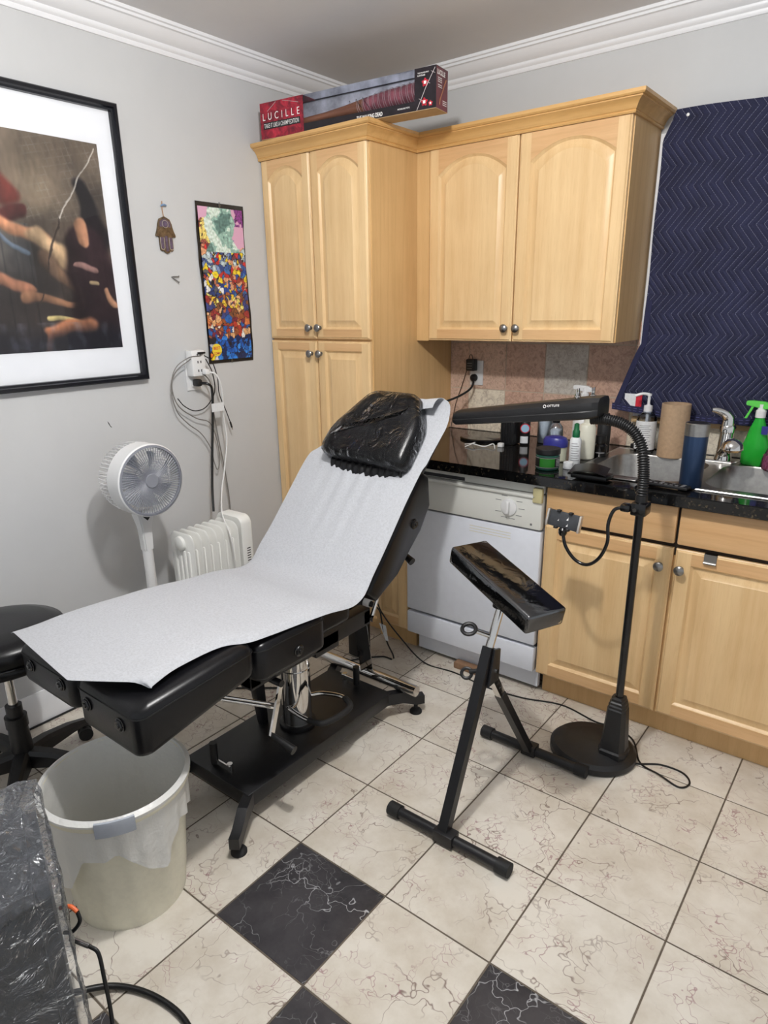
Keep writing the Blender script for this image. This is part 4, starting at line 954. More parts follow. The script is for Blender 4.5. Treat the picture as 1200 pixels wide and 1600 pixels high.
b = MB(); b.cyl(tuple(bk(1.01, 0.05, -0.13)), tuple(bk(1.045, 0.045, -0.15)), 0.012, 0.012); 
b.tube([(1.035, -1.02, 0.640), (1.07, -1.03, 0.628), (1.095, -1.035, 0.618)], 0.013, 14, rf=lambda i, n: 0.0105 + 0.002 * i); b.cyl((0.93, -1.02, 0.66), (1.04, -1.02, 0.638), 0.006)
b.cyl((0.95, -1.10, 0.72), (0.95, -1.02, 0.655), 0.008)
b.build('recline_handle', 'blackplastic', bkp)
# headrest pillow (trapezoid) with plastic wrap
def pillow(e, n0, n1, name, mat, parent, wob=0):
    b = MB(); 
    def outline(g, n_):
        g += e
        cs = [(0.722 - g, 0.452 - g), (1.103 + g, 0.432 - g), (1.103 + g, 0.60), (1.045 + g * .6, 0.718 + g), (0.842 - g * .6, 0.722 + g), (0.735 - g, 0.56)]
        P_ = [Vector((x, s_, 0)) for x, s_ in cs]; out = []
        m = len(P_)
        for i in range(m):
            a, c, d = P_[i - 1], P_[i], P_[(i + 1) % m]
            p1 = c + (a - c).normalized() * 0.035; p2 = c + (d - c).normalized() * 0.035
            for k in range(5):
                t_ = k / 4; q = p1 * (1 - t_) ** 2 + c * 2 * t_ * (1 - t_) + p2 * t_ * t_
                w_ = wob * mn.noise(q * 40) if wob else 0
                out.append(tuple(bk(q.x, q.y, n_ + w_)))
        return out
    R = [outline(-0.012, n0), outline(0.0, n0 + 0.008), outline(0.001, n0 + (n1 - n0) * 0.5), outline(-0.002, n1 - 0.016), outline(-0.012, n1 - 0.004), outline(-0.03, n1), outline(-0.07, n1 + 0.006)]
    b.rings(R); return b.build(name, mat, parent, angle=60)
hr = pillow(0.0, 0.004, 0.080, 'headrest', 'leather', tc_)
wr = pillow(0.004, 0.002, 0.085, 'plastic_wrap', 'film', hr, 0.003)
# gathered fringe below the pillow
b = MB(); rows = []
for k, (ds, nn) in enumerate(((0.014, 0.024), (0.000, 0.026), (-0.010, 0.020), (-0.018, 0.012))):
    rows.append([tuple(bk(0.755 + 0.33 * i / 90, 0.440 - 0.010 * math.sin(i / 90 * PI) + ds - (0.004 * math.sin(i * 0.55) ** 2 + 0.008 * math.sin(i / 90 * PI) if k >= 2 else 0), nn + (0.0035 * math.sin(i * 0.8) if k else 0))) for i in range(91)])
b.grid(rows, thick=0.001); b.build('gathered_cover', 'leather', hr)

# paper cover (lies on the chair: a thing of its own)
def paper():
    K = [(-2.215, 0.655, 0.568, 1.118), (-2.15, 0.660, 0.584, 1.128), (-2.05, 0.668, 0.600, 1.112), (-1.92, 0.668, 0.616, 1.116), (-1.84, 0.662, 0.615, 1.150), (-1.70, 0.650, 0.622, 1.155), (-1.56, 0.640, 0.630, 1.165),
         (-1.46, 0.622, 0.634, 1.165), (-1.385, 0.630, 0.632, 1.160), (-1.33, 0.672, 0.625, 1.155), (-1.26, 0.735, 0.622, 1.150), (-1.15, 0.852, 0.622, 1.146), (-1.06, 0.950, 0.628, 1.150), (-1.035, 0.977, 0.655, 1.158), (-1.01, 1.004, 0.69, 1.160), (-0.97, 1.050, 0.74, 1.166), (-0.92, 1.108, 0.775, 1.172), (-0.885, 1.150, 0.80, 1.160), (-0.868, 1.170, 0.81, 1.120)]
    ks = cr([(k[0], k[1], 0) for k in K], 5); ke = cr([(k[2], k[3], 0) for k in K], 5)
    rows = []; n = 40; N = len(ks)
    for j, (a, e) in enumerate(zip(ks, ke)):
        row = []
        for i in range(n + 1):
            t_ = i / n; x = e.x + (e.y - e.x) * t_; y, z = a.x, a.y
            if j < 6:
                f = 1 - j / 6; tgt = -2.205 - 0.045 * max(0, min(1, (x - 0.57) / 0.39)) + max(0, (x - 0.955) * 0.72)
                y = y + (tgt - (-2.215)) * f * 0.95
            edge = max(0, t_ - 0.93) / 0.07; edl = max(0, 0.05 - t_) / 0.05
            back = sst(-1.45, -1.30, y)
            z -= 0.016 * edge ** 2 * (1 - back) + 0.010 * edl ** 2 * (1 - back)
            # hanging right edge behind the seat bulges out
            w_ = 0.0022 * mn.noise(Vector((x * 7, y * 9, 0)))
            # gathers radiating under the headrest
            g = math.exp(-((j / N - 0.66) / 0.12) ** 2)
            w_ += g * 0.0035 * math.sin((x - 0.9) * 95) * math.exp(-((x - 0.9) / 0.16) ** 2)
            nrm = BN if back > 0.5 else Vector((0, 0, 1))
            # concave hollow at the bend of the seat
            p = Vector((x, y, z + 0.004)) + nrm * (0.006 + w_)
            if j / N > 0.86: p += BN * 0.03 * max(0, (x - 1.09) / 0.06) * ((j / N - 0.86) / 0.14)
            row.append(tuple(p))
        rows.append(row)
    b = MB(); b.grid(rows, thick=0.0009)
    # folded-over top corner
    b2 = []
    for k in range(11):
        a = math.radians(215) * k / 10; row = []
        for i in range(9):
            t_ = i / 8; rr = 0.014 + 0.010 * t_
            row.append(tuple(bk(1.055 + 0.080 * t_ - 0.02 * (k / 10) * t_, 0.722 - 0.012 * t_ + rr * math.sin(a) - 0.035 * (k / 10) ** 2 * (1 - 0.5 * t_), 0.012 + rr * (1 - math.cos(a)))))
        b2.append(row)
    b.grid(b2, thick=0.0009)
    return solo(b, 'paper_cover', 'paper', 'long white disposable paper sheet draped over the black treatment chair', 'paper sheet', (0.88, -1.6, 0.66), angle=80)
paper()

# ================================================================== ARMREST STAND
ar = thing('armrest_stand', 'black folding armrest stand with a plastic-wrapped tilted pad', 'armrest stand', (1.57, -1.27, 0))
PC = Vector((1.570, -1.244, 0.722)); a_, bb_, g_ = -0.418, -0.228, -0.007
PX = Vector((math.cos(a_) * math.cos(bb_), math.sin(a_) * math.cos(bb_), math.sin(bb_))); PY0 = Vector((-math.sin(a_), math.cos(a_), 0)); PZ0 = PX.cross(PY0)
PY = PY0 * math.cos(g_) + PZ0 * math.sin(g_); PZ = PX.cross(PY)
Rm = Matrix(((PX.x, PY.x, PZ.x, PC.x), (PX.y, PY.y, PZ.y, PC.y), (PX.z, PY.z, PZ.z, PC.z), (0, 0, 0, 1)))
b = MB(); b.box(-0.188, 0.188, -0.064, 0.064, -0.026, 0.028, bev=0.010, seg=3, mat=Rm); pdm = b.build('arm_pad', plain('glossy_black_vinyl', (15, 15, 17), 0.10), ar)
b = MB(); b.box(-0.191, 0.191, -0.067, 0.067, -0.029, 0.0305, bev=0.010, seg=3, mat=Rm)
b.build('plastic_wrap', glass('tight_clear_wrap', alpha=0.09, rough=0.05, bump=0.25, bscale=16, bdist=0.006), pdm)
jb = PC - PZ * 0.03
b = MB(); b.lathe([(0.026, 0), (0.024, 0.022), (0.034, 0.05)], tuple(jb - Vector((0, 0, 0.045))), (0, 0, 1), 24); b.build('pad_swivel', 'blackplastic', ar)
J = Vector((1.562, -1.305, 0.535)); F0 = Vector((1.560, -1.533, 0.03)); pd = (J - F0).normalized()
b = MB(); top = jb - Vector((0, 0, 0.04)); b.cyl(tuple(J - pd * 0.02), tuple(top), 0.0125, seg=24); b.build('inner_tube', 'chrome', ar)
def sqbar(b, p0, p1, w_, d_, mi=None, xw=Vector((1, 0, 0))):
    p0, p1 = Vector(p0), Vector(p1); t_ = (p1 - p0).normalized(); s_ = xw; n_ = t_.cross(s_).normalized(); s_ = n_.cross(t_).normalized()
    b.rings([[tuple(p + s_ * a * w_ / 2 + n_ * c * d_ / 2) for a, c in ((1, 1), (-1, 1), (-1, -1), (1, -1))] for p in (p0, p1)], mi)
b = MB(); sqbar(b, F0, J + pd * 0.005, 0.030, 0.030); b.build('post', 'blackmetal', ar, angle=20)
b = MB(); A = Vector((1.580, -1.025, 0.03)); B_ = Vector((1.572, -1.240, 0.355)); sqbar(b, A, B_, 0.026, 0.026); rl = b.build('rear_leg', 'blackmetal', ar, angle=20)
b = MB(); sqbar(b, B_ - (B_ - A).normalized() * 0.03, (1.572, -1.305, 0.455), 0.020, 0.026); hb2 = b.build('height_strip', 'chrome', ar, angle=20)
for k in range(4):
    c = Vector((1.572, -1.240, 0.355)).lerp(Vector((1.572, -1.305, 0.455)), 0.15 + 0.22 * k); b = MB(); b.cyl((1.581, c.y, c.z), (1.5835, c.y, c.z), 0.005, seg=12); b.build('adjustment_hole', 'blackprint', hb2)
b = MB(); b.prism([(-1.34, 0.43), (-1.28, 0.43), (-1.275, 0.53), (-1.31, 0.54)], lambda p, t_: (t_, p[0], p[1]), 1.578, 1.586, bev=0.001); b.cyl((1.586, -1.305, 0.47), (1.593, -1.305, 0.47), 0.007, seg=12, mi=1); b.build('hinge_plate', ['blackmetal', 'chrome'], ar)
b = MB(); b.torus((1.505, -1.325, 0.590), (0.15, -0.45, 1), 0.020, 0.006, 28, 8); b.build('ring_knob', 'blackplastic', ar)
b = MB(); b.cyl((1.525, -1.318, 0.585), (1.558, -1.298, 0.572), 0.006, seg=12); b.build('knob_screw', 'chrome', ar)
b = MB(); b.torus((1.513, -1.345, 0.455), (0.3, -0.8, 0.6), 0.015, 0.005, 24, 8); b.cyl((1.52, -1.34, 0.46), (1.55, -1.33, 0.47), 0.007); b.build('ring_knob', 'blackplastic', ar)
for y, x0, x1, z in ((-1.533, 1.375, 1.765, 0.022), (-1.012, 1.405, 1.775, 0.022)):
    b = MB(); b.cyl((x0, y, z), (x1, y, z), 0.0165, seg=24); fb = b.build('foot_bar', 'blackmetal', ar)
    for a0, a1 in ((x0 - 0.01, x0 + 0.03), (x1 - 0.03, x1 + 0.01)):
        b = MB(); b.cyl((a0, y, z), (a1, y, z), 0.0215, seg=24); b.build('end_cap', 'rubber', fb)
b = MB(); b.box(1.535, 1.60, -1.555, -1.512, 0.006, 0.044, bev=0.002); b.build('foot_bracket', 'blackmetal', ar)
b = MB(); b.box(1.555, 1.605, -1.032, -0.992, 0.006, 0.044, bev=0.002); b.build('foot_bracket', 'blackmetal', ar)

# ================================================================== FLOOR LAMP
LY = -0.876; LX = 1.822
fl = thing('floor_lamp', 'black gooseneck floor lamp with a long flat head in front of the sink', 'floor lamp', (LX, LY, 0))
b = MB(); b.lathe([(0.136, 0), (0.142, 0.006), (0.142, 0.026), (0.130, 0.038), (0.095, 0.044), (0.09, 0.0455), (0.0, 0.052)], (1.748, LY + 0.008, 0), seg=48, sx=1.02, sy=0.96); b.build('base', 'blackplastic', fl)
def oct_(cx, cy, w_, d_, z, ch=0.28): return [(cx + a * w_, cy + c * d_, z) for a, c in ((1, 1 - ch * 2), (1 - ch, 1), (-1 + ch, 1), (-1, 1 - ch * 2), (-1, -1 + ch * 2), (-1 + ch, -1), (1 - ch, -1), (1, -1 + ch * 2))]
b = MB(); b.rings([oct_(LX, LY, *s_) for s_ in ((0.046, 0.048, 0.030), (0.046, 0.048, 0.060), (0.041, 0.043, 0.066), (0.031, 0.034, 0.215), (0.029, 0.031, 0.219), (0.029, 0.031, 0.227), (0.026, 0.028, 0.231), (0.026, 0.028, 0.239), (0.022, 0.024, 0.243), (0.022, 0.024, 0.252), (0.014, 0.016, 0.256))]); b.build('base_column', 'blackplastic', fl, angle=20)
b = MB(); b.cyl((LX, LY, 0.24), (LX, LY, 0.93), 0.0125, seg=24); b.build('pole', 'blackgloss', fl)
gp = cr([(LX, LY, 0.92), (LX, LY, 0.98), (1.818, LY, 1.03), (1.808, LY, 1.085), (1.782, LY, 1.128), (1.742, LY, 1.152), (1.695, LY, 1.160), (1.65, LY, 1.158)], 36)
b = MB(); b.tube(gp, 0.013, 14, rf=lambda i, n: 0.0168 if i % 5 < 3 else 0.0125); b.cyl((LX, LY, 0.915), (LX, LY, 0.945), 0.0175); b.build('gooseneck', 'blackplastic', fl, angle=80)
# head: loft along x
b = MB(); rs = []
for u, hw, hh in ((0, 0.022, 0.010), (0.01, 0.036, 0.018), (0.04, 0.046, 0.024), (0.5, 0.056, 0.028), (0.88, 0.064, 0.032), (0.96, 0.060, 0.031), (0.99, 0.048, 0.028), (1.0, 0.030, 0.018)):
    x = 1.175 + 0.515 * u; z = 1.127 + 0.074 * u; y = LY - 0.004
    rs.append([(x, y + a * hw, z + c * hh) for a, c in ((1, 0.1), (0.95, 0.55), (0.70, 0.95), (0, 1.05), (-0.70, 0.95), (-0.95, 0.55), (-1, 0.1), (-0.97, -0.2), (-1.0, -0.3), (-0.96, -0.85), (-0.85, -1), (0.85, -1), (0.96, -0.85), (1.0, -0.3), (0.97, -0.2))])
b.rings(rs); hd = b.build('lamp_head', 'blackplastic', fl, angle=32)
# (tube side faces down, unseen)
for (x, y) in ((1.612, -0.905), (1.640, -0.855)):
    b = MB(); b.cyl((x, y, 1.215), (x, y, 1.240), 0.0045, seg=12); b.box(x - 0.0015, x + 0.0015, y - 0.012, y - 0.004, 1.228, 1.250, bev=0.001, seg=1); b.box(x - 0.0015, x + 0.0015, y + 0.004, y + 0.012, 1.228, 1.250, bev=0.001, seg=1); b.lathe([(0.010, 0), (0.009, 0.003)], (x, y, 1.225), (0, 0, 1), 16); b.build('wing_nut', 'chrome', hd)
text('OTTLITE', 'whiteprint', (1.535, -0.9432, 1.1935), (1, 0, 0.116), (-0.05, 0.1, 1), 0.0065, 0.038, hd, 'maker_mark', depth=0.0012, bold=0.01)
b = MB(); b.torus((1.526, -0.9440, 1.1950), (0, 1, -0.1), 0.0042, 0.0011, 20, 6); b.build('maker_ring', 'whiteprint', hd)
# floor cable of the lamp
b = MB(); b.tube(cr([(1.862, -0.865, 0.012), (1.90, -0.84, 0.004), (1.96, -0.80, 0.003), (2.03, -0.80, 0.003), (2.062, -0.84, 0.003), (2.04, -0.88, 0.003), (1.97, -0.86, 0.007), (1.90, -0.83, 0.003), (1.84, -0.72, 0.003), (1.76, -0.68, 0.003), (1.69, -0.69, 0.003), (1.545, -0.66, 0.003), (1.40, -0.705, 0.003), (1.25, -0.72, 0.003), (1.08, -0.70, 0.003), (0.93, -0.715, 0.01), (0.80, -0.72, 0.10), (0.72, -0.74, 0.20), (0.69, -0.76, 0.29), (0.655, -0.79, 0.318)], 8), 0.0032, 8); b.build('power_cord', 'cable', fl)

# phone holder
ph = thing('phone_holder', 'empty phone holder on a bendy black arm clamped to the lamp pole', 'phone holder', (1.80, -0.90, 0.90))
b = MB(); b.box(1.800, 1.846, -0.905, -0.850, 0.885, 0.925, bev=0.006); b.box(1.770, 1.802, -0.912, -0.875, 0.893, 0.917, bev=0.008); b.cyl((1.815, -0.912, 0.905), (1.815, -0.845, 0.905), 0.006, mi=1); b.build('clamp', ['blackgloss', 'chrome'], ph)
b = MB(); b.tube(cr([(1.785, -0.90, 0.905), (1.755, -0.905, 0.895), (1.742, -0.91, 0.850), (1.745, -0.912, 0.79), (1.725, -0.914, 0.735), (1.69, -0.915, 0.705), (1.65, -0.915, 0.712), (1.615, -0.915, 0.750), (1.600, -0.912, 0.795)]), 0.0055, 12); b.build('flexible_arm', 'blackgloss', ph)
b = MB(); b.lathe([(0.010, 0), (0.014, 0.008), (0.014, 0.02), (0.009, 0.026)], (1.600, -0.912, 0.785), (0, 0, 1), 20); b.build('ball_joint', 'blackgloss', ph)
Hm = Matrix.Translation((1.600, -0.905, 0.833)) @ Matrix.Rotation(math.radians(-10), 4, 'Y').inverted() @ Matrix.Rotation(math.radians(12), 4, 'X') 
Hm = Matrix.Translation((1.600, -0.905, 0.833)) @ Matrix.Rotation(math.radians(5), 4, 'Y') @ Matrix.Rotation(math.radians(-10), 4, 'X')
b = MB(); b.box(-0.050, 0.050, -0.004, 0.006, -0.026, 0.026, bev=0.002, mat=Hm); cr_ = b.build('cradle', 'phonescreen', ph)
for sx in (-1, 1):
    b = MB(); b.box(sx * 0.0535 - 0.0035, sx * 0.0535 + 0.0035, -0.014, 0.006, -0.028, 0.028, bev=0.002, mat=Hm); b.build('side_grip', 'silverline', cr_)
    for xx in (-0.022, 0.018):
        b = MB(); b.box(xx - 0.006, xx + 0.006, -0.012, 0.006, sx * 0.027 - 0.004, sx * 0.027 + 0.004, bev=0.002, mat=Hm); b.build('foot_tab', 'blackplastic', cr_)
for (x, z, s_) in ((0.012, 0.008, 0.009), (0.014, -0.012, 0.008), (-0.018, -0.002, 0.006)):  # white slivers imitating glare on the cradle pad, painted highlights
    b = MB(); b.quad([tuple(Hm @ Vector(p)) for p in ((x - s_ * .6, -0.0046, z - s_ * .6), (x + s_ * .2, -0.0046, z - s_ * .6), (x + s_ * .1, -0.0046, z + s_ * .7), (x, -0.0046, z + s_ * 0.2))]); b.build('painted_glare', 'whiteprint', cr_, smooth=False)

# ================================================================== STOOL
so = thing('rolling_stool', 'black round rolling stool at the foot of the treatment chair', 'stool', (0.315, -2.15, 0))
sx_, sy_ = 0.315, -2.15
b = MB(); b.lathe([(0.15, 0.475), (0.19, 0.480), (0.197, 0.49), (0.197, 0.505), (0.192, 0.512), (0.197, 0.52), (0.200, 0.545), (0.190, 0.566), (0.15, 0.580), (0.08, 0.584), (0, 0.585)], (sx_, sy_, 0), seg=48); se = b.build('seat', 'leather', so, angle=50)
b = MB(); b.torus((sx_, sy_, 0.512), (0, 0, 1), 0.196, 0.004, 48, 8); b.build('seat_band', 'blackgloss', se)
b = MB(); b.cyl((sx_, sy_, 0.29), (sx_, sy_, 0.478), 0.0145, seg=24); b.build('gas_column', 'chrome', so)
b = MB(); b.lathe([(0.030, 0.07), (0.036, 0.09), (0.030, 0.22), (0.034, 0.222), (0.034, 0.26), (0.025, 0.262), (0.025, 0.30)], (sx_, sy_, 0), seg=28); b.build('column_cover', 'blackplastic', so)
def star(parent, cx, cy, n=5, L=0.255, a0=0.0):
    for k in range(n):
        a = a0 + 2 * PI * k / n; d = Vector((math.cos(a), math.sin(a), 0)); s_ = Vector((-d.y, d.x, 0)); rs = []
        for f, w_, zt, zb_ in ((0.0, 0.026, 0.135, 0.075), (0.3, 0.023, 0.128, 0.078), (0.7, 0.019, 0.105, 0.070), (1.0, 0.015, 0.078, 0.058)):
            p = Vector((cx, cy, 0)) + d * (0.02 + L * f); rs.append([tuple(p + s_ * w_ * a1 + Vector((0, 0, z))) for a1, z in ((1, zb_), (1, zt - 0.012), (0.6, zt), (-0.6, zt), (-1, zt - 0.012), (-1, zb_))])
        b = MB(); b.rings(rs); lg = b.build('leg', 'blackplastic', parent, angle=30)
        e = Vector((cx, cy, 0)) + d * (0.01 + L); b = MB(); b.cyl(tuple(e + Vector((0, 0, 0.04))), tuple(e + Vector((0, 0, 0.062))), 0.007)
        ax = Vector((math.cos(a + 0.9), math.sin(a + 0.9), 0))
        for q in (-1, 1): b.cyl(tuple(e + ax * q * 0.006 + Vector((0, 0, 0.0245))), tuple(e + ax * q * 0.022 + Vector((0, 0, 0.0245))), 0.0245, seg=24)
        b.cyl(tuple(e - ax * 0.006 + Vector((0, 0, 0.03))), tuple(e + ax * 0.006 + Vector((0, 0, 0.03))), 0.018, seg=16)
        b.build('castor', 'rubber', lg)
star(so, sx_, sy_, 5, 0.25, math.radians(108))

# ================================================================== WASTE BIN
BX, BY = 0.975, -2.182
wb = thing('waste_bin', 'cream plastic waste bin with a white liner below the leg rest', 'bin', (BX, BY, 0))
b = MB(); seg = 96; rs = []
def binr(z): return 0.140 + (0.172 - 0.140) * z / 0.36
for z, kf in ((0.0, 0), (0.008, 0.3), (0.03, 1), (0.24, 1), (0.27, 0.2), (0.345, 0)):
    rs.append([(BX + (binr(z) + 0.0035 * kf * max(-0.6, min(1.0, 3 * math.sin(12 * a)))) * math.cos(a), BY + (binr(z) + 0.0035 * kf * max(-0.6, min(1.0, 3 * math.sin(12 * a)))) * math.sin(a), z) for a in [2 * PI * i / seg for i in range(seg)]])
for dr, z in ((0.010, 0.345), (0.013, 0.352), (0.012, 0.366), (0.006, 0.370), (0.0, 0.366), (-0.003, 0.34)): rs.append([(BX + (binr(0.36) + dr) * math.cos(2 * PI * i / seg), BY + (binr(0.36) + dr) * math.sin(2 * PI * i / seg), z) for i in range(seg)])
for z in (0.2, 0.03, 0.004): rs.append([(BX + (binr(z) - 0.004) * math.cos(2 * PI * i / seg), BY + (binr(z) - 0.004) * math.sin(2 * PI * i / seg), z) for i in range(seg)])
b.rings(rs); b.build('bin_body', 'binplastic', wb, angle=50)
b = MB(); rs = []
def bagdrop(a):
    # how far the liner hangs outside, by angle (camera side longest)
    g = lambda c, w_, h: h * math.exp(-((((math.degrees(a) - c + 180) % 360 - 180) / w_) ** 2))
    return 0.075 + g(-88, 22, 0.14) + g(-42, 16, 0.02) + g(-2, 20, 0.11) + g(60, 25, 0.04) + 0.008 * math.sin(a * 13)
prof_in = [(-0.012, 0.02), (-0.010, 0.20), (-0.006, 0.34)]
for k in range(3):
    dr, z = prof_in[k]; rs.append([(BX + (binr(z) + dr + 0.003 * mn.noise(Vector((a * 6, z * 20, 1)))) * math.cos(a), BY + (binr(z) + dr + 0.003 * mn.noise(Vector((a * 6, z * 20, 1)))) * math.sin(a), z) for a in [2 * PI * i / 120 for i in range(120)]])
rs.append([(BX + 0.1745 * math.cos(a), BY + 0.1745 * math.sin(a), 0.3735) for a in [2 * PI * i / 120 for i in range(120)]])
rs.append([(BX + 0.187 * math.cos(a), BY + 0.187 * math.sin(a), 0.366) for a in [2 * PI * i / 120 for i in range(120)]])
for f in (0.15, 0.4, 0.7, 1.0):
    ring = []
    for i in range(120):
        a = 2 * PI * i / 120; d = bagdrop(a) * f; z = 0.352 - d; rr = max(binr(max(z, 0)) + 0.007, 0.178 - f * 0.006) + 0.004 * f * mn.noise(Vector((a * 7, f * 3, 0))) + 0.004 * f * math.sin(a * 23)
        ring.append((BX + rr * math.cos(a), BY + rr * math.sin(a), z))
    rs.append(ring)
b.rings(rs, None, True, False, False)
bmesh.ops.recalc_face_normals(b.bm, faces=b.bm.faces)
solo(b, 'bin_liner', 'bag', 'thin white plastic liner folded over the rim of the cream bin', 'bin bag', (BX, BY, 0.02), angle=70)
b = MB(); rows = []
am = math.atan2(-2.882 - BY, 2.405 - BX) - 0.10
for dr, z in ((0.010, 0.362), (0.0135, 0.3755), (0.0175, 0.3740), (0.0195, 0.366), (0.0190, 0.335)):
    rows.append([(BX + (0.172 + dr) * math.cos(am + t_ * 0.03), BY + (0.172 + dr) * math.sin(am + t_ * 0.03), z) for t_ in range(-8, 9)])
b.grid(rows, thick=0.001); solo(b, 'tape_strip', 'tape', 'strip of grey tape stuck over the bin rim', 'tape', (BX + 0.13, BY - 0.12, 0.34))

# ================================================================== WRAPPED BENCH, lower left
ws = thing('padded_bench', 'black padded bench wrapped in crumpled clear plastic in the near left corner', 'bench', (1.2, -2.75, 0))
def skew_box(g, z0, z1, nz=1):
    c = [(1.395 + g, -2.535 + g), (1.10 - g, -2.425 + g), (0.98 - g, -2.95 - g), (1.33 + g, -3.06 - g)]
    return [[(x, y, z) for x, y in c] for z in (z0, z1)]
b = MB(); b.rings(skew_box(0, 0.06, 0.53)); bmesh.ops.bevel(b.bm, geom=list(b.bm.edges), offset=0.025, segments=4, affect='EDGES'); cu_ = b.build('padded_body', 'leather', ws, angle=50)
b = MB()
for x, y in ((1.33, -2.58), (1.12, -2.49), (1.03, -2.9), (1.28, -2.98)): b.cyl((x, y, 0), (x, y, 0.062), 0.02)
b.build('foot', 'rubber', ws)
def film_bench():
    b = MB(); c = [Vector((1.405, -2.525, 0)), Vector((1.09, -2.412, 0)), Vector((0.965, -2.965, 0)), Vector((1.335, -3.075, 0))]
    ring = []; per = []
    for i in range(4):
        a, d = c[i], c[(i + 1) % 4]; 
        for k in range(22): per.append(a.lerp(d, k / 22))
    cen = Vector((1.21, -2.74, 0)); rs = []
    for j in range(26):
        z = 0.05 + 0.50 * j / 25; rr = []
        for p in per:
            n_ = mn.fractal(Vector((p.x * 26, p.y * 26, z * 18)), 1.0, 2.0, 3)
            q = p + (p - cen).normalized() * (0.007 + 0.008 * n_); rr.append((q.x, q.y, z))
        rs.append(rr)
    for f in (0.97, 0.93, 0.88, 0.82, 0.75, 0.68, 0.6, 0.5, 0.4, 0.3, 0.2, 0.1, 0.03):
        rr = []
        for p in per:
            q = cen.lerp(p, f); n_ = mn.fractal(Vector((q.x * 26, q.y * 26, 8)), 1.0, 2.0, 3); rr.append((q.x, q.y, 0.556 + 0.016 * n_ + 0.01 * f))
        rs.append(rr)
    b.rings(rs, None, True, False, True); return b.build('plastic_wrap', 'filmbig', ws, angle=28)
film_bench()
# cords and towel next to the bench
b = MB(); b.tube(cr([(1.15, -2.46, 0.03), (1.20, -2.38, 0.012), (1.29, -2.335, 0.008), (1.40, -2.325, 0.0075), (1.50, -2.365, 0.0075), (1.56, -2.44, 0.0075), (1.60, -2.56, 0.0075), (1.64, -2.75, 0.0075)]), 0.0072, 12)
solo(b, 'floor_power_cable', 'cable', 'thick black cable arching over the floor in front of the wrapped bench', 'cable', (1.2, -2.38, 0.0))
nc = thing('plug_lead', 'thin black lead with a silver plug by the wrapped bench', 'cable', (1.24, -2.46, 0.25))
b = MB(); b.cyl((1.215, -2.452, 0.235), (1.262, -2.436, 0.232), 0.0055, seg=16); b.build('silver_plug', 'chrome', nc)
b = MB(); b.tube(cr([(1.262, -2.436, 0.232), (1.283, -2.43, 0.222), (1.300, -2.435, 0.17), (1.325, -2.445, 0.10), (1.345, -2.46, 0.04), (1.345, -2.475, 0.006)]), 0.0042, 10); b.build('lead', 'cable', nc)
b = MB(); b.tube(cr([(1.19, -2.45, 0.30), (1.215, -2.44, 0.312), (1.233, -2.435, 0.305)]), 0.0045, 10, mi=0); b.tube(cr([(1.233, -2.435, 0.305), (1.240, -2.437, 0.285), (1.228, -2.45, 0.262), (1.21, -2.46, 0.255)]), 0.0042, 10, mi=1)
solo(b, 'orange_lead', ['orange', 'cable'], 'short orange and black lead poking out beside the plastic-wrapped bench', 'cable', (1.19, -2.45, 0.25))
b = MB(); b.grid([[(1.41 + 0.14 * i / 10 + 0.03 * k / 8, -2.66 + 0.13 * k / 8 - 0.05 * i / 10, 0.004 + 0.02 * math.sin(k / 8 * PI) ** 2 * (1 - i / 14) + 0.003 * math.sin(i)) for i in range(11)] for k in range(9)], thick=0.001)
solo(b, 'paper_towel', 'papertowel', 'white paper towel lying on the floor right of the wrapped bench', 'paper towel', (1.45, -2.62, 0.001))


# ================================================================== LOW FLOOR CLUTTER behind chair
ps = thing('power_tower', 'black upright power strip tower beside the narrow cabinet', 'power strip', (0.60, -0.80, 0))
b = MB(); b.box(0.610, 0.670, -0.85, -0.76, 0.004, 0.31, bev=0.008); pb = b.build('tower_body', 'blackplastic', ps)
for k in range(6):
    b = MB(); b.box(0.6702, 0.6712, -0.83, -0.795, 0.05 + k * 0.032, 0.062 + k * 0.032); b.build('socket_slots', 'greyplastic', pb, smooth=False)
pg = thing('white_plug', 'round white plug in the black power tower', 'plug', (0.672, -0.795, 0.26))
b = MB(); b.cyl((0.6722, -0.795, 0.262), (0.700, -0.795, 0.258), 0.022, 0.019, 20); b.build('plug_body', 'white', pg)
b = MB(); b.cyl((0.7005, -0.795, 0.258), (0.728, -0.79, 0.252), 0.014, 0.008, 16); b.build('black_end', 'blackplastic', pg)
tg = thing('tagged_cord', 'black cord with a printed paper tag trailing on the floor by the power tower', 'cable', (0.70, -0.78, 0.25))
b = MB(); b.tube(cr([(0.730, -0.79, 0.250), (0.742, -0.78, 0.225), (0.742, -0.77, 0.18), (0.75, -0.765, 0.12), (0.765, -0.755, 0.06), (0.785, -0.75, 0.02), (0.80, -0.76, 0.006)]), 0.0035, 8); b.build('cord', 'cable', tg)
b = MB(); b.quad([(0.728, -0.772, 0.165), (0.765, -0.770, 0.160), (0.775, -0.765, 0.085), (0.760, -0.766, 0.085)]); b.build('paper_tag', 'whitelabel', tg, smooth=False)
cord('extension_cable', 'cable', 'black cord lying curled on the floor behind the chair base', [(0.796, -0.77, 0.005), (0.74, -0.78, 0.004), (0.66, -0.88, 0.004), (0.62, -0.98, 0.004), (0.66, -1.07, 0.004), (0.60, -1.20, 0.004), (0.48, -1.30, 0.004), (0.35, -1.40, 0.004)], 0.0035, group='cables on the floor')

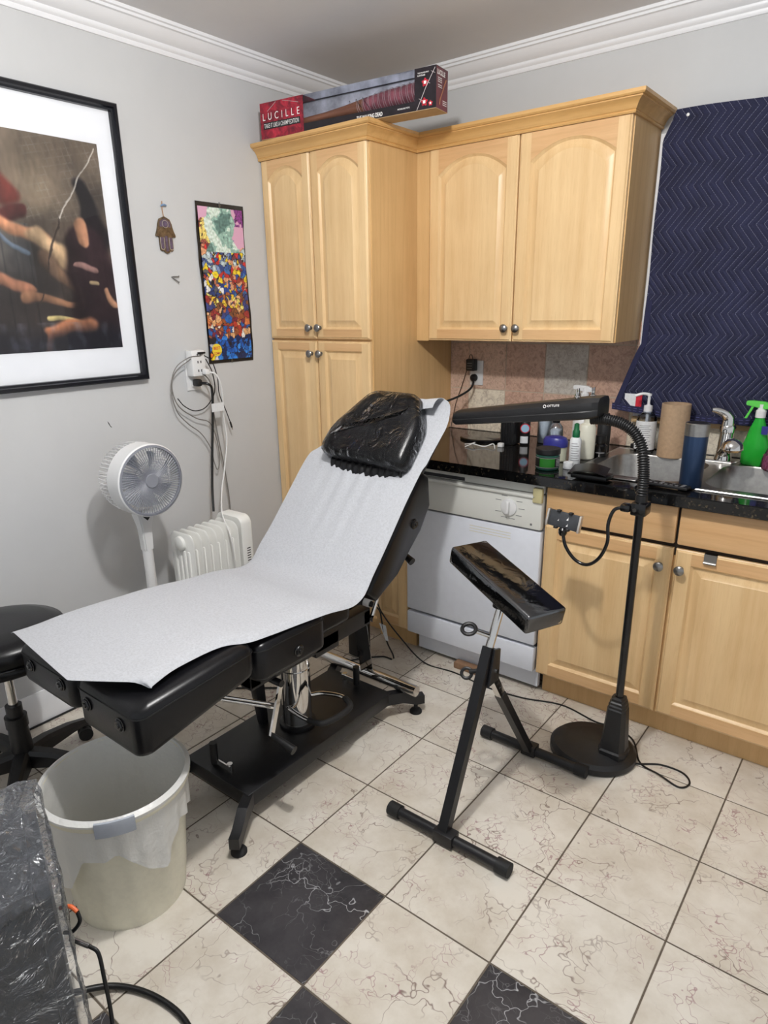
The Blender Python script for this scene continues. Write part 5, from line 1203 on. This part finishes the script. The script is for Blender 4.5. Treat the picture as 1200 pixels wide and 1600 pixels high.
# ================================================================== BOXED BAT
BB = Matrix.Translation((0.083, -0.688, 2.1605)) @ Matrix.Rotation(math.atan2(0.088, 0.805), 4, 'Z')
def bx3(b, x0, x1, y0, y1, z0, z1, mi=None, bev=0): b.box(x0, x1, y0, y1, z0, z1, mi, bev, mat=BB)
bxL, bxD, bxH = 0.812, 0.092, 0.132; wl, wr_ = 0.222, 0.725
tb = thing('display_box', 'long red and black window box lying on top of the pantry', 'box', (0.083, -0.688, 2.1605))
b = MB(); bx3(b, 0, bxL, 0, bxD, 0, 0.0015); b.build('box_bottom', 'carton', tb, smooth=False)
b = MB(); bx3(b, 0, bxL, bxD - 0.0015, bxD, 0.0015, bxH); b.build('backing_card', 'cartonwhite', tb, smooth=False)
b = MB(); bx3(b, 0, wl, 0, 0.0015, 0.0015, bxH); bx3(b, 0, wl, 0.0015, bxD, bxH - 0.0015, bxH); bx3(b, 0, 0.0015, 0.0015, bxD, 0.0015, bxH); rd = b.build('red_panel', 'boxred', tb, smooth=False)
b = MB(); bx3(b, wl, wr_, 0, 0.0015, 0.0015, 0.032); bx3(b, wr_, bxL, 0, 0.0015, 0.0015, bxH); bx3(b, wr_, bxL, 0.0015, bxD, bxH - 0.0015, bxH); bx3(b, wl, wr_, bxD - 0.012, bxD, bxH - 0.0015, bxH); bk_ = b.build('black_panel', plain('black_box_print', (24, 18, 24), 0.4, var=0.5, vscale=30), tb, smooth=False)
b = MB(); bx3(b, bxL - 0.0015, bxL, 0.0015, bxD - 0.0015, 0.0015, bxH - 0.0015); ed = b.build('end_panel', plain('maroon_box_end', (92, 30, 42), 0.4, var=0.3, vscale=12), tb, smooth=False)
b = MB(); b.quad([tuple(BB @ Vector(p)) for p in ((wl, 0.0008, 0.032), (wr_, 0.0008, 0.032), (wr_, 0.0008, bxH - 0.001), (wl, 0.0008, bxH - 0.001))]); b.quad([tuple(BB @ Vector(p)) for p in ((wl, 0.0008, bxH - 0.001), (wr_, 0.0008, bxH - 0.001), (wr_, bxD - 0.012, bxH - 0.001), (wl, bxD - 0.012, bxH - 0.001))]); b.build('clear_window', 'boxwindow', tb, smooth=False)
BXv = (BB.to_3x3() @ Vector((1, 0, 0))); BYv = BB.to_3x3() @ Vector((0, 1, 0))
def bt(s_, mat, x, z, h, w_, par, bold=0.0, space=1.0, dz=0.0008): return text(s_, mat, tuple(BB @ Vector((x, 0, z))), BXv, (0, 0, 1), h, w_, par, 'lettering', dz, bold, space)
bt('LUCILLE', 'whiteprint', 0.014, 0.068, 0.026, 0.19, rd, 0.0, 1.9)
b = MB(); bx3(b, 0.016, 0.206, -0.0008, -0.0001, 0.036, 0.060); b.build('black_bar', 'blackprint', rd, smooth=False)
bt('TAKE IT LIKE A CHAMP EDITION', 'whiteprint', 0.020, 0.040, 0.016, 0.180, rd, 0.004, 1.0, 0.0014)
bt('THE WALKING DEAD', 'whiteprint', 0.475, 0.006, 0.014, 0.115, bk_, 0.03)
bt('MCFARLANE TOYS', 'whiteprint', 0.655, 0.014, 0.005, 0.05, bk_, 0.02)
bt('THE WALKING DEAD', 'whiteprint', 0.738, 0.114, 0.004, 0.045, bk_, 0.02); bt("LUCILLE", 'whiteprint', 0.738, 0.106, 0.005, 0.03, bk_, 0.02)
for (x, z, r) in ((0.768, 0.085, 0.012), (0.765, 0.025, 0.012), (0.79, 0.018, 0.008)):
    b = MB(); n = 18; c = BB @ Vector((x, -0.0004, z)); b.bm.faces.new([b.bm.verts.new(c + BXv * (r * (1 + 0.25 * math.sin(5 * a)) * math.cos(a)) + Vector((0, 0, r * (1 + 0.25 * math.sin(5 * a)) * math.sin(a)))) for a in [2 * PI * i / n for i in range(n)]]); sp_ = b.build('red_splat', 'redprint', bk_, smooth=False)
    b = MB(); bx3(b, x - r * 0.4, x + r * 0.4, -0.0012, -0.0006, z - r * 0.4, z + r * 0.4); b.build('white_patch', 'whiteprint', sp_, smooth=False)
b = MB(); b.tube([tuple(BB @ Vector(p)) for p in ((0.735, -0.0012, 0.002), (0.772, -0.0012, 0.07), (0.808, -0.0012, 0.125))], 0.0011, 5)
for (x, z) in ((0.752, 0.033), (0.780, 0.083), (0.80, 0.112)): b.tube([tuple(BB @ Vector(p)) for p in ((x - 0.008, -0.0012, z + 0.004), (x + 0.008, -0.0012, z - 0.004))], 0.0008, 5)
b.build('printed_wire', 'wire', bk_)
b = MB(); b.tube([tuple(BB @ Vector(p)) for p in ((0.04, -0.0008, 0.10), (0.085, -0.0008, 0.128))], 0.001, 5); b.tube([tuple(BB @ Vector(p)) for p in ((0.12, -0.0008, 0.128), (0.20, -0.0008, 0.11))], 0.0008, 5); b.build('printed_wire', 'wire', rd)
text('LUCILLE', 'whiteprint', tuple(BB @ Vector((bxL, 0.006, 0.106))), BYv, (0, 0, 1), 0.016, 0.062, ed, 'lettering', 0.0008, 0.03)
b = MB(); b.tube([tuple(BB @ Vector((bxL + 0.0003, y, z))) for y, z in ((0.026, 0.014), (0.030, 0.030), (0.076, 0.100))], 0.0025, 6); b.build('printed_bat', 'batwood', ed)
for k, (y, z) in enumerate(((0.012, 0.096), (0.012, 0.090), (0.012, 0.084), (0.012, 0.074), (0.014, 0.068), (0.05, 0.030), (0.05, 0.024), (0.05, 0.018))):
    b = MB(); b.quad([tuple(BB @ Vector((bxL + 0.0006, y + a, z + c))) for a, c in ((0, 0), (0.032, 0), (0.032, 0.0022), (0, 0.0022))]); b.build('small_print', 'whiteprint', ed, smooth=False)
# the bat
bat = thing('toy_bat', 'brown toy bat wound with wire inside the window box', 'toy bat', tuple(BB @ Vector((0.24, 0.045, 0.06))))
c0 = BB @ Vector((0.15, 0.045, 0.050)); c1 = BB @ Vector((0.755, 0.045, 0.074)); L = (c1 - c0).length; dv = (c1 - c0).normalized()
b = MB(); b.lathe([(0.0, 0), (0.016, 0.002), (0.016, 0.01), (0.012, 0.02), (0.0125, 0.15), (0.017, 0.24), (0.025, 0.34)], tuple(c0), tuple(dv), 20); b.build('handle', 'batwood', bat)
b = MB(); b.lathe([(0.0252, 0.34), (0.031, 0.45), (0.032, 0.57), (0.029, L - 0.01), (0.02, L)], tuple(c0), tuple(dv), 24); brl = b.build('barrel', 'batwrap', bat)
b = MB(); pts = []; q = Vector((0, 0, 1)).rotation_difference(dv)
for i in range(420):
    f = i / 419; h = 0.30 + (L - 0.31) * f; r = 0.021 + (0.034 - 0.021) * sst(0.28, 0.46, h) + 0.001; a = f * 2 * PI * 24; pts.append(tuple(c0 + q @ Vector((r * math.cos(a), r * math.sin(a), h + 0.004 * math.sin(a * 0.5)))))
b.tube(pts, 0.0008, 4); b.build('wire_wrap', 'wire', brl)
b = MB()
for k in range(3): b.tube(cr([tuple(c0 + q @ Vector((0.028 * math.cos(a), 0.028 * math.sin(a), 0.20 + 0.03 * k + 0.02 * a))) for a in [0.6 * j + k for j in range(8)]]), 0.0009, 4)
b.build('loose_wire', 'blackmetal', brl)

# ================================================================== WORKTOP THINGS
ZW = 0.9145
ko = thing('wall_outlet', 'white outlet plate on the tiled backsplash above the worktop', 'outlet', (0.765, -0.0085, 1.10), 'white wall outlets')
b = MB(); b.box(0.712, 0.782, -0.014, -0.0085, 1.130, 1.245, bev=0.0025); b.build('cover_plate', 'white', ko)
ad = thing('black_adapter', 'small black power adapter plugged in the upper backsplash socket', 'adapter', (0.73, -0.03, 1.21))
b = MB(); b.box(0.708, 0.752, -0.050, -0.0145, 1.198, 1.252, bev=0.004); ab2 = b.build('adapter_body', 'blackplastic', ad)
for k in range(3):
    b = MB(); b.box(0.716, 0.742, -0.0506, -0.0502, 1.208 + k * 0.012, 1.211 + k * 0.012); b.build('small_print', 'print', ab2, smooth=False)
b = MB(); b.tube(cr([(0.735, -0.03, 1.252), (0.73, -0.035, 1.272), (0.715, -0.03, 1.262), (0.70, -0.02, 1.21), (0.67, -0.02, 1.12), (0.64, -0.02, 1.04), (0.628, -0.03, 0.96), (0.626, -0.04, 0.918)]), 0.0016, 6); b.build('cord', 'cable', ad)
bp_ = thing('black_plug_cord', 'thick black plug and cord running from the lower backsplash socket to the chair', 'cable', (0.73, -0.03, 1.15))
b = MB(); b.lathe([(0.017, 0), (0.017, 0.016), (0.010, 0.026)], (0.738, -0.0145, 1.165), (0, -1, 0), 20); b.build('plug', 'blackplastic', bp_)
b = MB(); b.tube(cr([(0.738, -0.040, 1.163), (0.755, -0.055, 1.145), (0.750, -0.08, 1.115), (0.72, -0.14, 1.085), (0.66, -0.22, 1.055), (0.615, -0.42, 1.02), (0.63, -0.65, 0.97), (0.66, -0.75, 0.85), (0.665, -0.76, 0.5), (0.65, -0.78, 0.31)]), 0.0052, 8); b.build('cord', 'cable', bp_)

def bottle(name, prof, c, mat, label, cat, parts=(), group='bottles and jars on the worktop', seg=28, sx=1, sy=1):
    t = thing(name, label, cat, c, group); b = MB(); b.lathe(prof, c, seg=seg, sx=sx, sy=sy); b.build('bottle_body', mat, t)
    for nm, pr, m in parts:
        b = MB(); b.lathe(pr, c, seg=seg, sx=sx, sy=sy); b.build(nm, m, t)
    return t
bottle('travel_mug', [(0.032, 0), (0.034, 0.003), (0.0355, 0.15), (0.0355, 0.168)], (1.885, -0.585, 0.9185), 'mugblue', 'metallic blue travel mug with steel rim at the front of the sink', 'mug',
       [('steel_rim', [(0.0362, 0.168), (0.0362, 0.206), (0.034, 0.2085), (0.030, 0.2085)], 'steel'), ('lid', [(0.030, 0.2086), (0.0295, 0.203), (0.0, 0.203)], 'blackplastic')])
b = MB(); b.lathe([(0.0515, 0), (0.0525, 0.001), (0.0525, 0.203), (0.0515, 0.204), (0.047, 0.204), (0.046, 0.02), (0, 0.02)], (1.700, -0.140, 0.9185), seg=40); solo(b, 'cardboard_tube', 'kraft', 'wide brown cardboard tube standing at the back of the sink', 'cardboard tube', (1.700, -0.140, 0.9185))
# sanitizer
sz = (1.588, -0.115, 0.9185)
t = bottle('pump_bottle', [(0.036, 0), (0.039, 0.004), (0.040, 0.12), (0.036, 0.145), (0.018, 0.162), (0.015, 0.166)], sz, 'clear', 'clear hand sanitizer bottle with white pump below the care label', 'bottle',
       [('pump_collar', [(0.0165, 0.160), (0.0165, 0.185), (0.008, 0.188), (0.0055, 0.19), (0.0055, 0.222), (0.009, 0.224), (0.009, 0.232), (0, 0.233)], 'white'), ('dip_tube', [(0.006, 0.03), (0.006, 0.16)], 'white')])
b = MB(); b.tube(cr([(1.588, -0.115, 1.147), (1.565, -0.125, 1.150), (1.540, -0.135, 1.142)]), 0.0055, 8); b.build('pump_nozzle', 'white', t)
def label_patch(parent, c, r, z0, z1, a0, a1, mat, name='paper_label', n=14, sx=1, sy=1):
    b = MB(); b.grid([[(c[0] + r * sx * math.cos(math.radians(a0 + (a1 - a0) * i / n)), c[1] + r * sy * math.sin(math.radians(a0 + (a1 - a0) * i / n)), c[2] + z) for i in range(n + 1)] for z in (z0, z1)]); return b.build(name, mat, parent)
lb = label_patch(t, sz, 0.0405, 0.015, 0.128, -145, -5, 'whitelabel')
for k in range(11): label_patch(lb, sz, 0.0408, 0.035 + k * 0.0075, 0.0368 + k * 0.0075, -118 + (k * 7) % 9, -40 - (k * 13) % 20, 'print', 'small_print', 8)
# green spray bottle
def sprayer(nm, c, bodym, trigm, neckm, label, h=0.19, s_=1.0, yaw=0.0):
    t = thing(nm, label, 'spray bottle', c, 'spray bottles on the worktop'); R_ = Matrix.Translation(c) @ Matrix.Rotation(yaw, 4, 'Z')
    def oval(w_, d_, z, dx=0, n=24): return [tuple(R_ @ Vector((dx + w_ * math.cos(2 * PI * i / n), d_ * math.sin(2 * PI * i / n), z))) for i in range(n)]
    b = MB(); b.rings([oval(0.040 * s_, 0.026 * s_, 0), oval(0.044 * s_, 0.029 * s_, 0.006), oval(0.043 * s_, 0.028 * s_, h * 0.42), oval(0.036 * s_, 0.024 * s_, h * 0.55), oval(0.028 * s_, 0.020 * s_, h * 0.75), oval(0.017 * s_, 0.015 * s_, h * 0.93), oval(0.014 * s_, 0.014 * s_, h)]); b.build('bottle_body', bodym, t)
    b = MB(); b.rings([oval(0.017 * s_, 0.017 * s_, h * 0.985), oval(0.017 * s_, 0.017 * s_, h + 0.022), oval(0.012 * s_, 0.012 * s_, h + 0.026), oval(0.012 * s_, 0.012 * s_, h + 0.045)]); b.build('collar', neckm, t)
    b = MB(); b.rings([[tuple(R_ @ Vector((x, y, h + z))) for y, z in ((0.011 * s_, 0.028 * s_ + dz), (-0.011 * s_, 0.028 * s_ + dz), (-0.010 * s_, 0.052 * s_ + dz2), (0.010 * s_, 0.052 * s_ + dz2))] for x, dz, dz2 in ((-0.050 * s_, 0.012, 0.002), (-0.03 * s_, 0.008, 0.004), (0.01 * s_, 0.0, 0.002), (0.035 * s_, 0.002, -0.01))]); bmesh.ops.bevel(b.bm, geom=list(b.bm.edges), offset=0.002, segments=2, affect='EDGES'); b.build('spray_head', neckm if trigm == 'x' else trigm, t)
    b = MB(); b.rings([[tuple(R_ @ Vector((x + a * 0.004, y * 0.008, h + z))) for a, y in ((1, 1), (-1, 1), (-1, -1), (1, -1))] for x, z in ((-0.028 * s_, 0.035 * s_), (-0.036 * s_, 0.015 * s_), (-0.046 * s_, -0.008 * s_))]); b.build('trigger', trigm if trigm != 'x' else 'darkgreen', t)
    return t
t = sprayer('green_spray_bottle', (1.985, -0.125, 0.9185), 'greenbottle', 'greentrigger', 'white', 'bright green cleaning spray bottle behind the faucet', 0.175, 1.0, 0.0)
b = MB(); b.grid([[(2.0 + 0.02 * i, -0.156 + 0.002 * i, 1.035 + 0.03 * k) for i in range(2)] for k in range(2)]); b.build('blue_label', 'bluelid', t, smooth=False)
sprayer('white_spray_bottle', (1.315, -0.085, ZW), 'darkgreen', 'x', 'white', 'white-headed dark green spray bottle against the backsplash behind the lamp head', 0.195, 1.0, 0.0)
# scrub brush in cup at right edge
br_ = thing('dish_brush', 'pink and clear dish brush lying at the back rim of the sink', 'brush', (2.03, -0.17, 0.9185))
b = MB(); b.lathe([(0.02, 0), (0.032, 0.01), (0.034, 0.04), (0.026, 0.075), (0.012, 0.10), (0.008, 0.12)], (2.050, -0.205, 0.9187), (0.15, 0, 1), 24); b.build('clear_handle', 'clear', br_)
b = MB(); 
for k in range(120):
    a = random.random() * 2 * PI; r = random.random() ** 0.5 * 0.024; b.cyl((2.050 + r * math.cos(a), -0.205 + r * math.sin(a), 0.925), (2.054 + 1.15 * r * math.cos(a), -0.205 + 1.15 * r * math.sin(a), 0.965 + 0.012 * random.random()), 0.0015, seg=4)
b.build('bristles', 'pink', br_)
# remote
rm = thing('remote_control', 'slim black remote control lying beside the travel mug', 'remote control', (1.80, -0.625, 0.919))
Rm2 = Matrix.Translation((1.812, -0.628, 0.9235)) @ Matrix.Rotation(math.radians(-7), 4, 'Z')
b = MB(); b.box(-0.085, 0.085, -0.019, 0.019, -0.004, 0.006, bev=0.003, mat=Rm2); rb = b.build('remote_body', 'blackplastic', rm)
for i in range(9):
    for j in range(3):
        b = MB(); x, y = -0.07 + i * 0.017, -0.011 + j * 0.011; b.box(x - 0.005, x + 0.005, y - 0.0035, y + 0.0035, 0.006, 0.0072, mat=Rm2); b.build('button', 'rubber' if (i * j) % 4 else 'print', rb, smooth=False)
# wallet
wl_ = thing('black_wallet', 'folded black wallet with a flap lying on the worktop by the sink', 'wallet', (1.575, -0.655, ZW))
b = MB(); b.box(1.52, 1.648, -0.690, -0.615, ZW + 0.0045, ZW + 0.022, bev=0.006); b.build('wallet_body', 'leather', wl_)
b = MB(); b.grid([[(1.515 + 0.13 * i / 8 - 0.01 * k, -0.692 + 0.05 * k, ZW + 0.024 + 0.012 * math.sin(i / 8 * 3.0) + 0.003 * k) for i in range(9)] for k in range(3)], thick=0.002); b.build('wallet_flap', 'leather', wl_)
# green jar
gj = (1.388, -0.585, ZW)
t = bottle('green_jar', [(0.040, 0), (0.043, 0.004), (0.043, 0.052), (0.039, 0.056)], gj, 'teal', 'round jar with green label and black lid at the worktop front', 'jar', [('lid', [(0.0435, 0.056), (0.045, 0.058), (0.045, 0.075), (0.043, 0.077), (0, 0.077)], 'blackplastic')])
lb = label_patch(t, gj, 0.0434, 0.008, 0.048, -150, 20, 'blackprint'); label_patch(lb, gj, 0.0438, 0.012, 0.044, -105, -30, 'jarlabel', 'green_field'); label_patch(lb, gj, 0.0438, 0.0445, 0.0455, -150, 20, 'whiteprint', 'label_edge'); label_patch(lb, gj, 0.0438, 0.010, 0.011, -150, 20, 'whiteprint', 'label_edge')
for k in range(5): label_patch(lb, gj, 0.0438, 0.016 + k * 0.0055, 0.018 + k * 0.0055, -22, 12, 'whiteprint', 'small_print', 5)
b = MB(); b.lathe([(0.009, 0), (0.017, 0), (0.018, 0.001), (0.018, 0.024), (0.017, 0.025), (0.009, 0.025)], (1.452, -0.545, ZW), seg=28, cap=False); 
b.lathe([(0.009, 0.0), (0.009, 0.025)], (1.452, -0.545, ZW), seg=28, cap=False); solo(b, 'tape_roll', 'whitelabel', 'small white tape roll standing right of the green-labelled jar', 'tape roll', (1.452, -0.545, ZW))
t = bottle('white_pump_spray', [(0.019, 0), (0.021, 0.003), (0.021, 0.095), (0.017, 0.103), (0.011, 0.106)], (1.447, -0.478, ZW), 'whitelabel', 'slim white spray bottle with dark green cap beside the blue-lidded tub', 'bottle', [('cap', [(0.0125, 0.106), (0.0135, 0.108), (0.0135, 0.128), (0.010, 0.133), (0.009, 0.155), (0.004, 0.158), (0, 0.158)], 'darkgreen')])
for k in range(8): label_patch(t, (1.447, -0.478, ZW), 0.0213, 0.02 + k * 0.009, 0.022 + k * 0.009, -110, -20 - (k * 17) % 30, 'print', 'small_print', 6)
t = thing('jelly_tub', 'cream tub with a domed blue lid between jar and slim spray bottle', 'tub', (1.350, -0.44, ZW))
def oval2(c, w_, d_, z, n=28): return [(c[0] + w_ * math.cos(2 * PI * i / n), c[1] + d_ * math.sin(2 * PI * i / n), c[2] + z) for i in range(n)]
jc = (1.352, -0.44, ZW); b = MB(); b.rings([oval2(jc, 0.042, 0.030, 0), oval2(jc, 0.045, 0.033, 0.004), oval2(jc, 0.045, 0.033, 0.056)]); b.build('tub_body', 'cream', t)
b = MB(); b.rings([oval2(jc, 0.048, 0.036, 0.056), oval2(jc, 0.049, 0.037, 0.078), oval2(jc, 0.042, 0.031, 0.090), oval2(jc, 0.02, 0.016, 0.096)]); b.build('lid', 'bluelid', t)
b = MB(); b.grid([[(jc[0] + 0.0455 * math.cos(a), jc[1] + 0.0335 * math.sin(a), ZW + z) for a in [math.radians(-90 + 5 * i) for i in range(9)]] for z in (0.012, 0.048)]); b.build('blue_label', 'bluelid', t)
bottle('lotion_bottle', [(0.030, 0), (0.033, 0.004), (0.033, 0.12), (0.027, 0.134), (0.015, 0.14), (0.015, 0.152), (0, 0.153)], (1.437, -0.345, ZW), 'creambottle', 'tall cream lotion bottle behind the slim white spray bottle', 'bottle')
bottle('black_spray_can', [(0.024, 0), (0.026, 0.003), (0.026, 0.125), (0.020, 0.136), (0.018, 0.138), (0.018, 0.16), (0, 0.161)], (1.452, -0.205, ZW), 'blackplastic', 'tall black bottle under the gooseneck, behind the short black bottle', 'bottle')
t = bottle('black_bottle', [(0.024, 0), (0.026, 0.003), (0.026, 0.045), (0.016, 0.055)], (1.472, -0.285, ZW), 'blackgloss', 'short black bottle with wide cap at the back left of the sink', 'bottle', [('cap', [(0.019, 0.055), (0.020, 0.057), (0.020, 0.085), (0, 0.086)], 'blackplastic')])
label_patch(t, (1.472, -0.285, ZW), 0.0263, 0.018, 0.023, -110, -30, 'print', 'small_print')
b = MB(); b.box(1.52, 1.56, -0.045 - 0.03, -0.025, 0.9185, 0.9385, bev=0.004); solo(b, 'black_box', 'blackplastic', 'tiny black plastic case on the sink rim left of the pump bottle', 'case', (1.54, -0.05, 0.9185))
t = thing('black_canister', 'tall ribbed black canister standing behind the lamp head', 'canister', (1.055, -0.235, ZW))
b = MB(); b.box(1.020, 1.088, -0.27, -0.205, ZW, ZW + 0.135, bev=0.008)
for k in range(5): b.box(1.028 + k * 0.013, 1.032 + k * 0.013, -0.2735, -0.268, ZW + 0.01, ZW + 0.125, bev=0.001, seg=1)
b.build('canister_body', 'blackplastic', t)
t = bottle('ink_bottle', [(0.020, 0), (0.022, 0.003), (0.022, 0.115), (0.012, 0.13), (0.010, 0.15), (0, 0.151)], (1.112, -0.215, ZW), 'blackplastic', 'black bottle with round red and blue label beside the ribbed canister', 'bottle')
c_ = (1.112, -0.215, ZW); label_patch(t, c_, 0.0223, 0.008, 0.038, -120, -25, 'whitelabel'); 
b = MB(); b.lathe([(0.021, 0), (0.021, 0.0008), (0, 0.001)], (1.122, -0.2350, ZW + 0.073), (0.45, -0.9, 0), 24); b.lathe([(0.017, 0.001), (0, 0.0014)], (1.122, -0.2350, ZW + 0.073), (0.45, -0.9, 0), 24, mi=1); b.build('round_label', ['redprint', plain('pale_blue_print', (150, 190, 214), 0.4)], t)
bottle('clear_bottle', [(0.030, 0), (0.032, 0.003), (0.032, 0.11), (0.026, 0.125), (0.014, 0.13), (0.014, 0.145), (0, 0.146)], (1.165, -0.13, ZW), 'clear', 'wide clear bottle behind the lamp head left of the domed one', 'bottle', [('liquid', [(0.029, 0.003), (0.0305, 0.008), (0.0305, 0.10), (0, 0.10)], 'whitelabel')])
bottle('squeeze_bottle', [(0.028, 0), (0.030, 0.003), (0.030, 0.07), (0.026, 0.088), (0.014, 0.102)], (1.242, -0.19, ZW), 'clear', 'domed clear squeeze bottle with black cap behind the blue-lidded tub', 'bottle', [('cap', [(0.014, 0.102), (0.015, 0.104), (0.014, 0.125), (0, 0.126)], 'blackplastic'), ('liquid', [(0.027, 0.003), (0.0285, 0.008), (0.0285, 0.07), (0, 0.085)], 'whitelabel')])
bottle('white_jug', [(0.038, 0), (0.042, 0.004), (0.042, 0.12), (0.035, 0.14), (0.016, 0.15), (0.016, 0.165), (0, 0.166)], (1.370, -0.22, ZW), 'white', 'wide white plastic bottle at the back behind the blue-lidded tub', 'bottle')
b = MB(); b.lathe([(0.088, 0), (0.09, 0.002), (0.09, 0.008), (0.086, 0.011), (0, 0.012)], (0.900, -0.215, ZW), seg=40, sx=1.15, sy=0.85); solo(b, 'oval_plinth', 'blackgloss', 'flat black oval display base on the worktop near the pantry', 'display base', (0.9, -0.215, ZW))
b = MB(); b.tube(cr([(0.900, -0.36, ZW + 0.002), (0.95, -0.38, ZW + 0.012), (1.00, -0.37, ZW + 0.004), (1.03, -0.345, ZW + 0.014), (1.055, -0.375, ZW + 0.002)]), 0.0022, 6); b.tube(cr([(0.915, -0.33, ZW + 0.002), (0.955, -0.37, ZW + 0.016), (0.93, -0.41, ZW + 0.002)]), 0.0018, 6)
solo(b, 'twist_ties', 'whitecable', 'tangle of thin white twist ties on the black worktop', 'twist tie', (0.97, -0.37, ZW))
b = MB(); b.box(1.045, 1.068, -0.335, -0.315, ZW, ZW + 0.018, bev=0.002); solo(b, 'white_cube', 'white', 'tiny white plastic cube on the worktop beside the twist ties', 'cube', (1.056, -0.325, ZW))
